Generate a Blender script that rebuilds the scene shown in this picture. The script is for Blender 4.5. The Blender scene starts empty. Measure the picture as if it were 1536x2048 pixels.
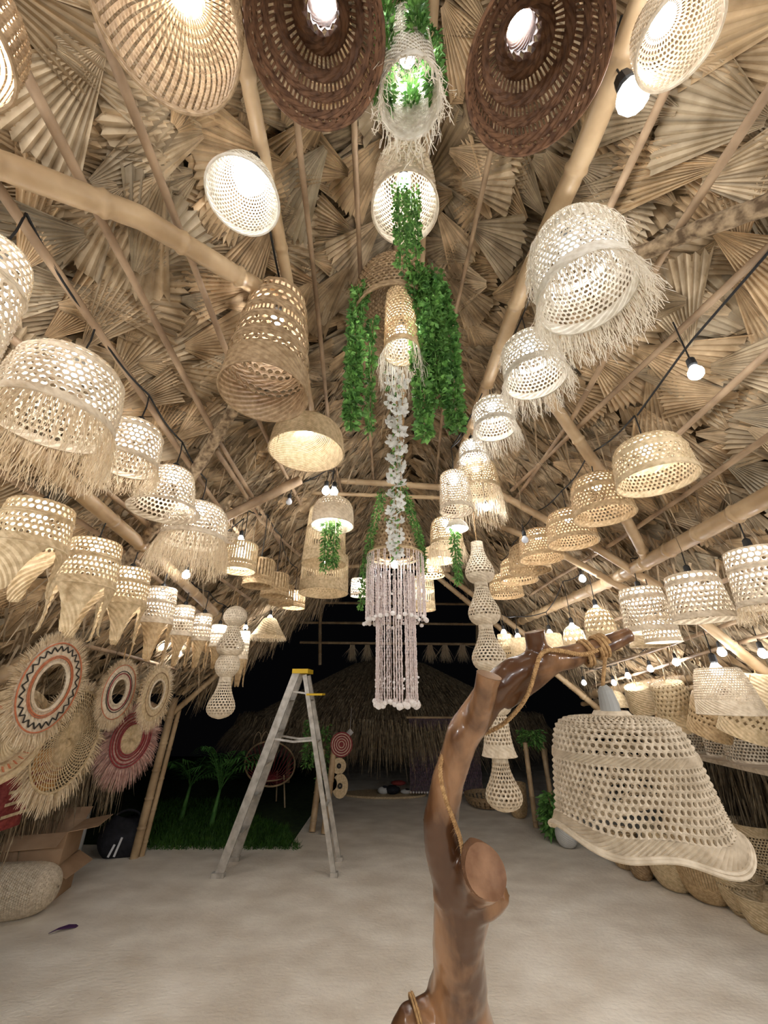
import bpy, math, random
import numpy as np
from mathutils import Vector
random.seed(7)
rng = np.random.default_rng(7)
PI = math.pi
sc = bpy.context.scene
COL = sc.collection

# ------------------------------------------------------------------ camera, world, exposure
F_PX = 770.0
PITCH, YAW = math.radians(25), math.radians(1.5)
CAM = np.array([0.0, 0.0, 1.7])
cd = bpy.data.cameras.new('camera')
cd.sensor_fit = 'VERTICAL'; cd.sensor_height = 36; cd.lens = F_PX / 2048 * 36; cd.clip_start = 0.02
cam = bpy.data.objects.new('camera', cd); COL.objects.link(cam)
cam.location = CAM; cam.rotation_euler = (PI / 2 + PITCH, 0, YAW)
sc.camera = cam
BULB_STRENGTH = 130.0
FILL_W = 34.0
sc.view_settings.view_transform = 'Standard'; sc.view_settings.look = 'None'
sc.view_settings.exposure = 0.08; sc.view_settings.gamma = 1.0; sc.view_settings.use_curve_mapping = False
try:
    sc.cycles.use_denoising = True
    sc.cycles.max_bounces = 5; sc.cycles.diffuse_bounces = 4; sc.cycles.glossy_bounces = 2
    sc.cycles.transmission_bounces = 3; sc.cycles.caustics_reflective = False; sc.cycles.caustics_refractive = False
    sc.cycles.sample_clamp_indirect = 4.0; sc.cycles.adaptive_threshold = 0.03
except Exception:
    pass
w = bpy.data.worlds.new('night'); sc.world = w; w.use_nodes = True
w.node_tree.nodes['Background'].inputs[0].default_value = (0.010, 0.010, 0.012, 1)
w.node_tree.nodes['Background'].inputs[1].default_value = 0.12

# ------------------------------------------------------------------ viewing geometry: where a pixel's ray meets the place
Fv = np.array([-math.sin(YAW) * math.cos(PITCH), math.cos(YAW) * math.cos(PITCH), math.sin(PITCH)])
Rv = np.array([math.cos(YAW), math.sin(YAW), 0.0])
Uv = np.cross(Rv, Fv)
def ray(px, py): return Rv * (px - 768) / F_PX + Uv * (1024 - py) / F_PX + Fv
def atD(px, py, d): return CAM + ray(px, py) * d
def atY(px, py, y): r = ray(px, py); return CAM + r * (y / r[1])
def atX(px, py, x): r = ray(px, py); return CAM + r * (x / r[0])
def atZ(px, py, z=0.0): r = ray(px, py); return CAM + r * ((z - 1.7) / r[2])
HR, XR, ML, MR = 4.0, 0.2, 0.83, 0.93
GY0, GY1 = -1.6, 5.6            # the roof runs along y
EL, ER = -2.55, 2.75            # eaves
def roof_z(x): return HR - (MR * (x - XR) if x > XR else ML * (XR - x))
def on_roof(px, py, gap=0.0):
    r = ray(px, py); best = None
    for s, m in ((1, MR), (-1, ML)):
        den = r[2] + s * m * r[0]
        if den <= 1e-6: continue
        t = (HR - gap - 1.7 + s * m * XR) / den
        p = CAM + r * t
        if s * (p[0] - XR) >= -1e-6 and t > 0:
            if best is None or t < best[0]: best = (t, p)
    return best[1]
def z_at(p, py):
    "height above (p.x, p.y) seen at image row py"
    k = (1024 - py) / F_PX
    a = np.array([p[0], p[1], 0.0]) - np.array([CAM[0], CAM[1], 0])
    # (a.U + h*Uz) = k (a.F + h*Fz)
    h = (k * a.dot(Fv) - a.dot(Uv)) / (Uv[2] - k * Fv[2])
    return CAM[2] + h
def depth(p): return float((np.array(p) - CAM).dot(Fv))

# ------------------------------------------------------------------ materials
def mat(name, c1, c2=None, rough=0.7, scale=12.0, transl=0.0, bump=0.3, stretch=(1, 1, 1), metal=0.0, coat=0.0, attr=None, dist=0.004, detail=4, mid=(0.35, 0.65), fine=0.0):
    m = bpy.data.materials.new(name); m.use_nodes = True
    nt = m.node_tree; N = nt.nodes; L = nt.links
    b = N['Principled BSDF']; out = N['Material Output']
    c2 = c2 or c1
    tc = N.new('ShaderNodeTexCoord'); mp = N.new('ShaderNodeMapping'); mp.inputs['Scale'].default_value = stretch
    L.new(tc.outputs['Object'], mp.inputs[0])
    no = N.new('ShaderNodeTexNoise'); no.inputs['Scale'].default_value = scale; no.inputs['Detail'].default_value = detail
    L.new(mp.outputs[0], no.inputs['Vector'])
    cr = N.new('ShaderNodeValToRGB'); cr.color_ramp.elements[0].position = mid[0]; cr.color_ramp.elements[1].position = mid[1]
    cr.color_ramp.elements[0].color = (*c1, 1); cr.color_ramp.elements[1].color = (*c2, 1)
    L.new(no.outputs[0], cr.inputs[0]); col = cr.outputs[0]
    if attr:
        at = N.new('ShaderNodeAttribute'); at.attribute_name = attr
        mx = N.new('ShaderNodeMix'); mx.data_type = 'RGBA'; mx.blend_type = 'MULTIPLY'; mx.inputs[0].default_value = 1.0
        L.new(col, mx.inputs[6]); L.new(at.outputs['Color'], mx.inputs[7]); col = mx.outputs[2]
    L.new(col, b.inputs['Base Color'])
    b.inputs['Roughness'].default_value = rough; b.inputs['Metallic'].default_value = metal
    b.inputs['Specular IOR Level'].default_value = 0.3
    if coat: b.inputs['Coat Weight'].default_value = coat; b.inputs['Coat Roughness'].default_value = 0.15
    if bump:
        bp = N.new('ShaderNodeBump'); bp.inputs['Strength'].default_value = bump; bp.inputs['Distance'].default_value = dist
        if fine:
            n2 = N.new('ShaderNodeTexNoise'); n2.inputs['Scale'].default_value = fine; n2.inputs['Detail'].default_value = 2
            L.new(mp.outputs[0], n2.inputs['Vector']); L.new(n2.outputs[0], bp.inputs['Height'])
        else: L.new(no.outputs[0], bp.inputs['Height'])
        L.new(bp.outputs[0], b.inputs['Normal'])
    if transl:
        tr = N.new('ShaderNodeBsdfTranslucent'); L.new(col, tr.inputs[0])
        ms = N.new('ShaderNodeMixShader'); ms.inputs[0].default_value = transl
        L.new(b.outputs[0], ms.inputs[1]); L.new(tr.outputs[0], ms.inputs[2]); L.new(ms.outputs[0], out.inputs[0])
    return m
def emis(name, c, s):
    m = bpy.data.materials.new(name); m.use_nodes = True
    b = m.node_tree.nodes['Principled BSDF']
    b.inputs['Base Color'].default_value = (*c, 1); b.inputs['Emission Color'].default_value = (*c, 1); b.inputs['Emission Strength'].default_value = s
    return m
M = dict(
 thatch=mat('dry_palm', (0.27, 0.185, 0.10), (0.56, 0.425, 0.27), 0.75, 9, 0.0, 0.35, attr='tint', fine=60),
 backing=mat('old_thatch', (0.10, 0.068, 0.038), (0.30, 0.22, 0.13), 0.95, 14, 0, 0.6, stretch=(1, 6, 1), dist=.02),
 bamboo=mat('bamboo', (0.33, 0.22, 0.115), (0.54, 0.39, 0.225), 0.45, 5, 0, 0.2, coat=0.1),
 batten=mat('palm_rib', (0.22, 0.145, 0.085), (0.44, 0.31, 0.19), 0.6, 7, 0, 0.4),
 bark=mat('rough_bark', (0.10, 0.065, 0.035), (0.38, 0.28, 0.17), 0.9, 35, 0, 0.9, dist=0.01),
 cream=mat('cream_palm_weave', (0.62, 0.51, 0.36), (0.84, 0.73, 0.56), 0.65, 40, 0.16, 0.25),
 beige=mat('beige_palm_weave', (0.50, 0.41, 0.29), (0.72, 0.62, 0.47), 0.65, 30, 0.12, 0.25),
 white=mat('white_palm_weave', (0.72, 0.65, 0.52), (0.92, 0.87, 0.76), 0.65, 40, 0.20, 0.25),
 straw=mat('straw_weave', (0.52, 0.39, 0.22), (0.75, 0.60, 0.38), 0.65, 40, 0.15, 0.25),
 honey=mat('honey_weave', (0.44, 0.30, 0.155), (0.66, 0.49, 0.28), 0.6, 45, 0.14, 0.25),
 brown=mat('brown_wicker', (0.27, 0.175, 0.09), (0.46, 0.325, 0.185), 0.6, 45, 0.15, 0.2),
 dark=mat('dark_wicker', (0.085, 0.040, 0.020), (0.20, 0.10, 0.05), 0.6, 45, 0.05, 0.2),
 fringe=mat('raffia_fringe', (0.66, 0.52, 0.34), (0.84, 0.72, 0.52), 0.7, 60, 0.25, 0.0),
 wfringe=mat('pale_raffia_fringe', (0.76, 0.68, 0.54), (0.90, 0.84, 0.72), 0.7, 60, 0.3, 0.0),
 pinkf=mat('dusty_pink_raffia', (0.42, 0.24, 0.20), (0.62, 0.42, 0.35), 0.7, 40, 0.1, 0.0),
 leaf=mat('green_leaf', (0.05, 0.15, 0.03), (0.20, 0.40, 0.10), 0.5, 25, 0.2, 0.0, attr='tint'),
 palm=mat('palm_leaf', (0.06, 0.18, 0.04), (0.14, 0.34, 0.08), 0.45, 10, 0.1, 0.0),
 grass=mat('grass_blade', (0.02, 0.07, 0.01), (0.06, 0.15, 0.02), 0.6, 10, 0.1, 0.0),
 soil=mat('soil', (0.015, 0.03, 0.01), (0.03, 0.05, 0.015), 0.95, 12),
 petal=mat('white_petal', (0.80, 0.79, 0.74), (0.90, 0.90, 0.86), 0.6, 20, 0.25, 0.0),
 shell=mat('shell', (0.80, 0.72, 0.66), (0.90, 0.86, 0.82), 0.35, 30, 0.1, 0.1),
 bead=mat('pale_pink_beads', (0.66, 0.52, 0.48), (0.86, 0.78, 0.74), 0.45, 80, 0.1, 0.0),
 purple=mat('dusky_beads', (0.13, 0.085, 0.11), (0.24, 0.17, 0.20), 0.5, 60, 0.0, 0.0),
 black=mat('black_rubber', (0.012, 0.012, 0.012), None, 0.5),
 cloth=mat('black_nylon', (0.010, 0.010, 0.013), (0.02, 0.02, 0.025), 0.7, 20),
 stripe=mat('white_print', (0.7, 0.7, 0.7), None, 0.6, bump=0),
 concrete=mat('concrete', (0.70, 0.62, 0.50), (0.92, 0.85, 0.72), 0.6, 2.6, 0, 0.6, stretch=(1.0, 1.5, 1), detail=15, mid=(0.32, 0.68), dist=0.012, fine=26),
 wood=mat('varnished_driftwood', (0.085, 0.036, 0.015), (0.33, 0.175, 0.085), 0.28, 6, 0, 0.5, stretch=(1, 1, 0.35), coat=0.6, detail=10, mid=(0.43, 0.57)),
 cutwood=mat('cut_wood_face', (0.22, 0.11, 0.06), (0.42, 0.24, 0.14), 0.35, 14, 0, 0.2, coat=0.5),
 rope=mat('jute_rope', (0.30, 0.17, 0.07), (0.52, 0.33, 0.15), 0.9, 90, 0, 0.8),
 hut=mat('dry_grass_thatch', (0.26, 0.19, 0.11), (0.58, 0.45, 0.28), 0.85, 14, 0, 0.0, attr='tint'),
 alu=mat('worn_aluminium', (0.40, 0.37, 0.32), (0.62, 0.59, 0.53), 0.45, 14, 0, 0.1, metal=0.35),
 yellow=mat('yellow_plastic', (0.75, 0.50, 0.03), None, 0.5, bump=0),
 cardboard=mat('cardboard', (0.34, 0.215, 0.125), (0.42, 0.28, 0.17), 0.85, 6),
 plastic=mat('white_pipe', (0.55, 0.55, 0.52), None, 0.4, bump=0),
 greypl=mat('grey_socket', (0.30, 0.30, 0.28), (0.36, 0.36, 0.33), 0.5),
 red=mat('red_weave', (0.16, 0.02, 0.018), (0.24, 0.045, 0.035), 0.7, 50),
 rust=mat('rust_weave', (0.42, 0.12, 0.05), (0.52, 0.2, 0.1), 0.7, 50),
 ink=mat('black_weave', (0.03, 0.025, 0.02), None, 0.7),
 maroon=mat('maroon_weave', (0.18, 0.02, 0.025), (0.28, 0.05, 0.05), 0.7, 50),
 orange=mat('orange_weave', (0.50, 0.22, 0.05), None, 0.7),
 purpleleaf=mat('purple_petal', (0.055, 0.02, 0.075), (0.09, 0.035, 0.11), 0.6),
 plank=mat('grey_plank', (0.34, 0.27, 0.19), (0.50, 0.41, 0.30), 0.7, 8, stretch=(1, 4, 4)),
 clay=mat('painted_pot', (0.5, 0.5, 0.47), (0.6, 0.6, 0.57), 0.5),
 dullglass=mat('unlit_bulb', (0.62, 0.64, 0.68), None, 0.15, bump=0),
)
BCOL = (0.97, 0.975, 1.0)
def bulb_mat(r, pw=1.0):
    k = 'lit_bulb_%d_%d' % (round(r * 1000), round(pw * 100))
    if k not in M: M[k] = emis(k, BCOL, BULB_STRENGTH * pw * (.028 / r) ** 2)
    return M[k]

# ------------------------------------------------------------------ object helpers
def base_tags(o, label, cat, group=None, kind=None):
    if label: o['label'] = label
    if cat: o['category'] = cat
    if group: o['group'] = group
    if kind: o['kind'] = kind
    return o
def thing(name, label, cat, loc, group=None, rot=(0, 0, 0)):
    o = bpy.data.objects.new(name, None); o.empty_display_size = 0.05
    COL.objects.link(o); o.location = tuple(float(v) for v in loc); o.rotation_euler = rot
    return base_tags(o, label, cat, group)
class MB:
    "collects geometry in numpy chunks"
    def __init__(s): s.V = []; s.F = []; s.n = 0; s.tint = []
    def add(s, V, F, tint=None):
        V = np.asarray(V, float).reshape(-1, 3)
        s.V.append(V); s.F.extend((np.asarray(F) + s.n).tolist() if len(F) else [])
        s.tint.append(np.tile(np.array(tint if tint is not None else (1, 1, 1)), (len(V), 1)) if tint is None or np.ndim(tint) == 1 else np.asarray(tint))
        s.n += len(V); return s
    def addF(s, V, F):       # ragged faces
        V = np.asarray(V, float).reshape(-1, 3); s.V.append(V); s.F.extend([[i + s.n for i in f] for f in F]); s.tint.append(np.ones((len(V), 3))); s.n += len(V); return s
    def build(s, name, m, parent=None, smooth=False, loc=None, tint=False, origin=None):
        V = np.concatenate(s.V) if s.V else np.zeros((0, 3))
        if origin is not None: V = V - np.asarray(origin); loc = origin
        me = bpy.data.meshes.new(name)
        me.from_pydata(V.tolist(), [], s.F)
        me.materials.append(m)
        if smooth: me.polygons.foreach_set('use_smooth', [True] * len(me.polygons))
        if tint:
            a = me.color_attributes.new('tint', 'FLOAT_COLOR', 'POINT')
            T = np.concatenate(s.tint); a.data.foreach_set('color', np.column_stack([T, np.ones(len(T))]).ravel())
        me.update()
        o = bpy.data.objects.new(name, me); COL.objects.link(o)
        if loc is not None: o.location = tuple(float(v) for v in loc)
        if parent: o.parent = parent
        return o
def tube(mb, pts, rad, n=8, cap=True, jitter=0.0, tint=None):
    P = np.array(pts, float); k = len(P)
    R = np.array([rad] * k if np.isscalar(rad) else rad, float)
    T = np.gradient(P, axis=0); T /= np.linalg.norm(T, axis=1)[:, None] + 1e-12
    ref = np.array([0, 0, 1.0]) if abs(T[0][2]) < 0.9 else np.array([1.0, 0, 0])
    A = np.cross(T, ref); A /= np.linalg.norm(A, axis=1)[:, None] + 1e-12
    for i in range(1, k):
        a = A[i - 1] - T[i] * A[i - 1].dot(T[i]); A[i] = a / (np.linalg.norm(a) + 1e-12)
    B = np.cross(T, A)
    th = np.arange(n) * 2 * PI / n
    rr = R[:, None] * (1 + (rng.normal(0, jitter, (k, n)) if jitter else 0))
    V = P[:, None, :] + (A[:, None, :] * np.cos(th)[None, :, None] + B[:, None, :] * np.sin(th)[None, :, None]) * (rr[..., None] if np.ndim(rr) == 2 else rr[:, None, None])
    i, j = np.meshgrid(np.arange(k - 1), np.arange(n), indexing='ij')
    q = np.stack([i * n + j, i * n + (j + 1) % n, (i + 1) * n + (j + 1) % n, (i + 1) * n + j], -1).reshape(-1, 4)
    F = q.tolist()
    if cap: F = F + [list(range(n))[::-1], [(k - 1) * n + x for x in range(n)]]
    mb.addF(V.reshape(-1, 3), F)
    if tint is not None: mb.tint[-1] = np.tile(np.array(tint), (k * n, 1))
    return mb
def box(mb, c, s, rz=0.0, rot=None):
    x, y, z = np.array(s) / 2
    V = np.array([[a, b, d] for a in (-x, x) for b in (-y, y) for d in (-z, z)])
    if rot is not None: V = V @ np.array(rot).T
    if rz: cz, sz = math.cos(rz), math.sin(rz); V = V @ np.array([[cz, sz, 0], [-sz, cz, 0], [0, 0, 1]])
    mb.add(V + np.array(c), [[0, 1, 3, 2], [4, 6, 7, 5], [0, 4, 5, 1], [2, 3, 7, 6], [0, 2, 6, 4], [1, 5, 7, 3]])
    return mb
def bar(mb, a, b, wd, th, side=None):
    "rectangular bar from a to b"
    a = np.array(a, float); b = np.array(b, float); d = b - a; L = np.linalg.norm(d); d /= L
    s = np.array(side if side is not None else (1, 0, 0), float); s -= d * s.dot(d); s /= np.linalg.norm(s); t = np.cross(d, s)
    V = [a + s * wd / 2 * i + t * th / 2 * j for i in (-1, 1) for j in (-1, 1)] + [b + s * wd / 2 * i + t * th / 2 * j for i in (-1, 1) for j in (-1, 1)]
    mb.add(V, [[0, 1, 3, 2], [4, 6, 7, 5], [0, 4, 5, 1], [2, 3, 7, 6], [0, 2, 6, 4], [1, 5, 7, 3]])
    return mb
def ball(mb, c, r, n=8, m=6, sq=(1, 1, 1)):
    th = np.arange(n) * 2 * PI / n; ph = np.linspace(0.02, PI - 0.02, m)
    V = np.stack([np.outer(np.sin(ph), np.cos(th)) * sq[0], np.outer(np.sin(ph), np.sin(th)) * sq[1], np.outer(np.cos(ph), np.ones(n)) * sq[2]], -1) * r + np.array(c)
    i, j = np.meshgrid(np.arange(m - 1), np.arange(n), indexing='ij')
    mb.add(V.reshape(-1, 3), np.stack([i * n + j, (i + 1) * n + j, (i + 1) * n + (j + 1) % n, i * n + (j + 1) % n], -1).reshape(-1, 4))
    return mb
def ring(mb, r, z, t, n=40, c=(0, 0)):
    a = np.linspace(0, 2 * PI, n + 1)
    return tube(mb, np.stack([c[0] + r * np.cos(a), c[1] + r * np.sin(a), np.full(n + 1, z)], -1), t, 5, cap=False)

# ------------------------------------------------------------------ woven shades
PROF = dict(
 dome=[(0, .06), (0, .34), (.05, .60), (.18, .84), (.42, .96), (1, 1)],
 deep=[(0, .06), (0, .45), (.03, .66), (.12, .82), (.35, .93), (1, 1)],
 round=[(0, .10), (.02, .40), (.12, .70), (.32, .92), (.6, 1.0), (1, .94)],
 bowl=[(0, .06), (0, .26), (.14, .52), (.42, .80), (1, 1)],
 flat=[(0, .10), (.05, .40), (.30, .70), (1, 1)],
 neck=[(0, .10), (0, .22), (.45, .24), (.52, .40), (.66, .78), (1, 1)],
 cyl=[(0, .06), (0, .80), (.03, .86), (1, 1)],
 tcyl=[(0, .06), (0, .62), (.03, .70), (.55, .90), (1, 1)],
 strt=[(0, .06), (0, .92), (.02, .97), (1, 1)],
 bell=[(0, .06), (0, .40), (.08, .60), (.35, .74), (.75, .84), (.93, .96), (1, 1.06)],
 skirt=[(0, .06), (0, .30), (.10, .42), (.45, .62), (1, 1)],
 mush=[(0, .06), (0, .38), (.06, .60), (.2, .72), (.55, .75), (.85, .86), (1, 1)],
 gourd=[(0, .42), (.22, .44), (.42, .62), (.66, .98), (.80, 1.0), (.93, .84), (1, .5)],
 gend=[(0, .42), (.25, .46), (.45, .66), (.68, .98), (.82, .98), (.95, .66), (1, .08)],
 cone=[(0, 1), (1, .62), (1, .05)],
 egg=[(0, .82), (.25, .97), (.5, 1.0), (.8, .84), (1, .55), (1, .04)],
 pot=[(0, 1), (1, .86), (1, .04)],
 globe=[(0, .1), (.1, .62), (.3, .92), (.5, 1.0), (.7, .92), (.9, .62), (1, .1)],
)
def chaikin(p, k=2):
    p = np.array(p, float)
    for _ in range(k):
        a = p[:-1] * .75 + p[1:] * .25; b = p[:-1] * .25 + p[1:] * .75
        q = np.empty((2 * len(a), p.shape[1])); q[0::2] = a; q[1::2] = b
        p = np.vstack([p[:1], q, p[-1:]])
    return p
HOLE = dict(
 oval=[(.5 + .5 * math.cos(a), .5 + .5 * math.sin(a)) for a in [(-3 + k) * PI / 4 for k in range(8)]],
 dia=[(.25, .25), (.5, 0), (.75, .25), (1, .5), (.75, .75), (.5, 1), (.25, .75), (0, .5)],
 slit=[(0, 0), (.5, 0), (1, 0), (1, .5), (1, 1), (.5, 1), (0, 1), (0, .5)],
)
OUT8 = np.array([(0, 0), (.5, 0), (1, 0), (1, .5), (1, 1), (.5, 1), (0, 1), (0, .5)])
def weave(mb, R, H, prof, bands, cell=0.02, th=0.003, amp=0.0015, walls=True, sq=None, wob=0.0):
    """surface of revolution, z from H (top) to 0 (rim); bands: (s0, s1, kind, hu, hv, cellscale, aspect)"""
    p = chaikin(PROF[prof] if isinstance(prof, str) else prof)
    if isinstance(bands, str): bands = STY[bands]
    rz = np.stack([p[:, 1] * R, (1 - p[:, 0]) * H], -1)
    s = np.concatenate([[0], np.cumsum(np.linalg.norm(np.diff(rz, axis=0), axis=1))]); Ltot = s[-1]; s /= Ltot
    ph0 = random.uniform(0, 6)
    def ev(u, v, dr):
        r = np.interp(v, s, rz[:, 0]); z = np.interp(v, s, rz[:, 1])
        e = 1e-3
        r2 = np.interp(np.clip(v + e, 0, 1), s, rz[:, 0]) - np.interp(np.clip(v - e, 0, 1), s, rz[:, 0])
        z2 = np.interp(np.clip(v + e, 0, 1), s, rz[:, 1]) - np.interp(np.clip(v - e, 0, 1), s, rz[:, 1])
        l = np.hypot(r2, z2) + 1e-12; nr, nz = -z2 / l, r2 / l
        r = r + nr * dr; z = z + nz * dr
        a = u * 2 * PI
        if wob: r = r * (1 + wob * np.sin(3 * a + ph0) * v ** 2); z = z + wob * 1.3 * R * (np.sin(2 * a + ph0 * 2) + .8 * np.sin(5 * a + ph0)) * v ** 6
        return np.stack([r * np.cos(a), r * np.sin(a), z], -1)
    for bd in bands:
        s0, s1, kind = bd[:3]; hu = bd[3] if len(bd) > 3 else .6; hv = bd[4] if len(bd) > 4 else .6
        cs = cell * (bd[5] if len(bd) > 5 else 1); asp = bd[6] if len(bd) > 6 else 1.0
        rm = np.interp((s0 + s1) / 2, s, rz[:, 0]); rm = max(rm, R * .45)
        N = max(10, int(round(2 * PI * rm / cs / 2)) * 2); Mr = max(1, int(round((s1 - s0) * Ltot / (cs * asp))))
        if kind == 'solid':
            N = int(N * 1.0) // 2 * 2; Mr = max(1, int(round((s1 - s0) * Ltot / (cs * .55))))
            ii, jj = np.meshgrid(np.arange(N), np.arange(Mr + 1))
            for lay in ((0, 1) if walls else (0,)):
                dr = amp * np.where((ii + jj) % 2, 1, -1) - lay * th
                V = ev(ii / N, s0 + (s1 - s0) * jj / Mr, dr).reshape(-1, 3)
                i, j = np.meshgrid(np.arange(N), np.arange(Mr))
                q = np.stack([j * N + i, j * N + (i + 1) % N, (j + 1) * N + (i + 1) % N, (j + 1) * N + i], -1).reshape(-1, 4)
                mb.add(V, q)
        else:
            h8 = (np.array(HOLE[kind]) - .5) * np.array([hu, hv]) + .5
            i, j = np.meshgrid(np.arange(N), np.arange(Mr)); i = i.ravel(); j = j.ravel()
            stag = 0.0 if kind == 'slit' else 0.5
            u0 = (i + stag * (j % 2)) / N; v0 = s0 + (s1 - s0) * j / Mr; du = 1.0 / N; dv = (s1 - s0) / Mr
            outs = []
            for lay in (0, 1):
                for k8, rr in ((OUT8, 0), (h8, 1)):
                    U = u0[:, None] + k8[None, :, 0] * du; Vv = v0[:, None] + k8[None, :, 1] * dv
                    corner = np.array([1, 0, 1, 0, 1, 0, 1, 0]) if rr == 0 else np.zeros(8)
                    dr = (amp * 2 * corner - amp)[None, :] * np.ones_like(U) - lay * th
                    outs.append(ev(U, Vv, dr))
                if not walls: break
            V = np.concatenate(outs, axis=1)             # cells, 16 or 32, 3
            K = V.shape[1]; b0 = np.arange(len(i)) * K
            tmpl = [[k, (k + 1) % 8, 8 + (k + 1) % 8, 8 + k] for k in range(8)]
            if walls:
                tmpl += [[16 + k, 24 + k, 24 + (k + 1) % 8, 16 + (k + 1) % 8] for k in range(8)]
                tmpl += [[8 + k, 8 + (k + 1) % 8, 24 + (k + 1) % 8, 24 + k] for k in range(8)]
            Fq = (b0[:, None, None] + np.array(tmpl)[None]).reshape(-1, 4)
            mb.add(V.reshape(-1, 3), Fq)
    def rz_at(v): return float(np.interp(v, s, rz[:, 0])), float(np.interp(v, s, rz[:, 1]))
    rz_at.ev = ev
    return rz_at
STY = dict(
 cane=[(0, .12, 'solid'), (.12, .93, 'oval', .78, .78), (.93, 1, 'solid')],
 cane2=[(0, .10, 'solid'), (.10, .42, 'oval', .78, .78), (.42, .48, 'solid'), (.48, .93, 'oval', .78, .78), (.93, 1, 'solid')],
 cane3=[(0, .22, 'solid'), (.22, .50, 'oval', .80, .76), (.50, .56, 'solid'), (.56, .94, 'oval', .80, .76), (.94, 1, 'solid')],
 octo=[(0, .30, 'solid'), (.30, .54, 'oval', .72, .74), (.54, .60, 'solid'), (.60, .90, 'oval', .72, .74), (.90, 1, 'solid')],
 dense=[(0, .25, 'solid'), (.25, .6, 'oval', .42, .40), (.6, 1, 'solid')],
 loose=[(0, .15, 'solid'), (.15, .55, 'oval', .66, .62), (.55, .63, 'solid'), (.63, .92, 'oval', .62, .74), (.92, 1, 'solid')],
 ribs=[(0, 1, 'solid')],
 lath=[(0, .12, 'solid'), (.12, .95, 'slit', .35, .93, 1.0, 1.0), (.95, 1, 'solid')],
 dkb=[(0, .36, 'solid'), (.36, .45, 'dia', .60, .9, 2.6, 1.4), (.45, .53, 'solid'), (.53, .60, 'slit', .5, .8, .7, 2.4), (.60, .66, 'solid'), (.66, .73, 'slit', .5, .8, .7, 2.4), (.73, .79, 'solid'), (.79, .86, 'slit', .5, .8, .7, 2.4), (.86, .92, 'solid'), (.92, .955, 'dia', .7, .8, 1.1, 1.0), (.955, 1, 'solid')],
 strip=[(0, .20, 'solid'), (.20, .255, 'slit', .6, .75, 1.2, 1.3), (.255, .30, 'solid'), (.30, .40, 'oval', .75, .75, 1.6, .8), (.40, .47, 'solid'), (.47, .53, 'slit', .6, .8, .8, 1.8), (.53, .58, 'solid'), (.58, .68, 'oval', .75, .75, 1.6, .8), (.68, .75, 'solid'), (.75, .82, 'oval', .75, .7, 1.7, .8), (.82, 1, 'solid')],
 rows=[(0, .22, 'solid'), (.22, .28, 'oval', .6, .6), (.28, .36, 'solid'), (.36, .80, 'slit', .36, .92, 1.0, 8), (.80, .86, 'solid'), (.86, .90, 'oval', .5, .6), (.90, 1, 'solid')],
 slats=[(0, .12, 'solid'), (.12, .20, 'oval', .5, .6), (.20, .26, 'solid'), (.26, .50, 'slit', .45, .94, .9, 7), (.50, .56, 'solid'), (.56, .82, 'slit', .45, .94, .9, 7), (.82, .90, 'oval', .3, .3), (.90, 1, 'solid')],
 bigdia=[(0, .16, 'solid'), (.16, .66, 'dia', .80, .80, 1.5, 1.0), (.66, 1, 'solid')],
 lattice=[(0, .08, 'solid'), (.08, .95, 'dia', .80, .80), (.95, 1, 'solid')],
 loosetri=[(0, .08, 'solid'), (.08, .46, 'oval', .80, .80), (.46, .52, 'solid'), (.52, .90, 'oval', .80, .80), (.90, 1, 'solid')],
 basket=[(0, .10, 'solid'), (.10, .16, 'slit', .45, .8), (.16, .60, 'solid'), (.60, .78, 'oval', .6, .5, 1.3), (.78, 1, 'solid')],
 open=[(0, .14, 'solid'), (.14, .75, 'dia', .62, .7, 1.6), (.75, 1, 'solid')],
)
def strands(mb, pts, dirs, L, wd=0.0035, seg=4, curl=0.006, flare=0.0, sag=1.0):
    "thin ribbons hanging from pts; dirs = unit outward vectors"
    n = len(pts); pts = np.asarray(pts); dirs = np.asarray(dirs)
    Ls = L * rng.uniform(.78, 1.06, n)
    t = np.linspace(0, 1, seg + 1)
    ang = rng.uniform(0, 2 * PI, n); side = np.stack([np.cos(ang), np.sin(ang), np.zeros(n)], -1)
    off = rng.normal(0, 1, (n, seg + 1, 3)) * curl * t[None, :, None]; off[..., 2] *= .2
    drift = rng.normal(0, 1, (n, 3)) * curl * 2; drift[:, 2] = 0
    P = pts[:, None, :] + dirs[:, None, :] * (flare * Ls)[:, None, None] * np.sqrt(t)[None, :, None] + np.array([0, 0, -1.0]) * sag * (Ls[:, None] * t[None, :])[..., None] + off + drift[:, None, :] * t[None, :, None]
    W = wd * (1 - .5 * t)[None, :, None] * side[:, None, :]
    V = np.stack([P - W / 2, P + W / 2], 2)     # n, seg+1, 2, 3
    i, j = np.meshgrid(np.arange(n), np.arange(seg), indexing='ij'); b = (i * (seg + 1) + j) * 2
    mb.add(V.reshape(-1, 3), np.stack([b, b + 1, b + 3, b + 2], -1).reshape(-1, 4)); return mb
def ring_strands(mb, r, z, L, n, **k):
    a = np.linspace(0, 2 * PI, n, endpoint=False) + rng.normal(0, .02, n)
    d = np.stack([np.cos(a), np.sin(a), np.zeros(n)], -1)
    return strands(mb, d * r + np.array([0, 0, z]), d, L, **k)

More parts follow.
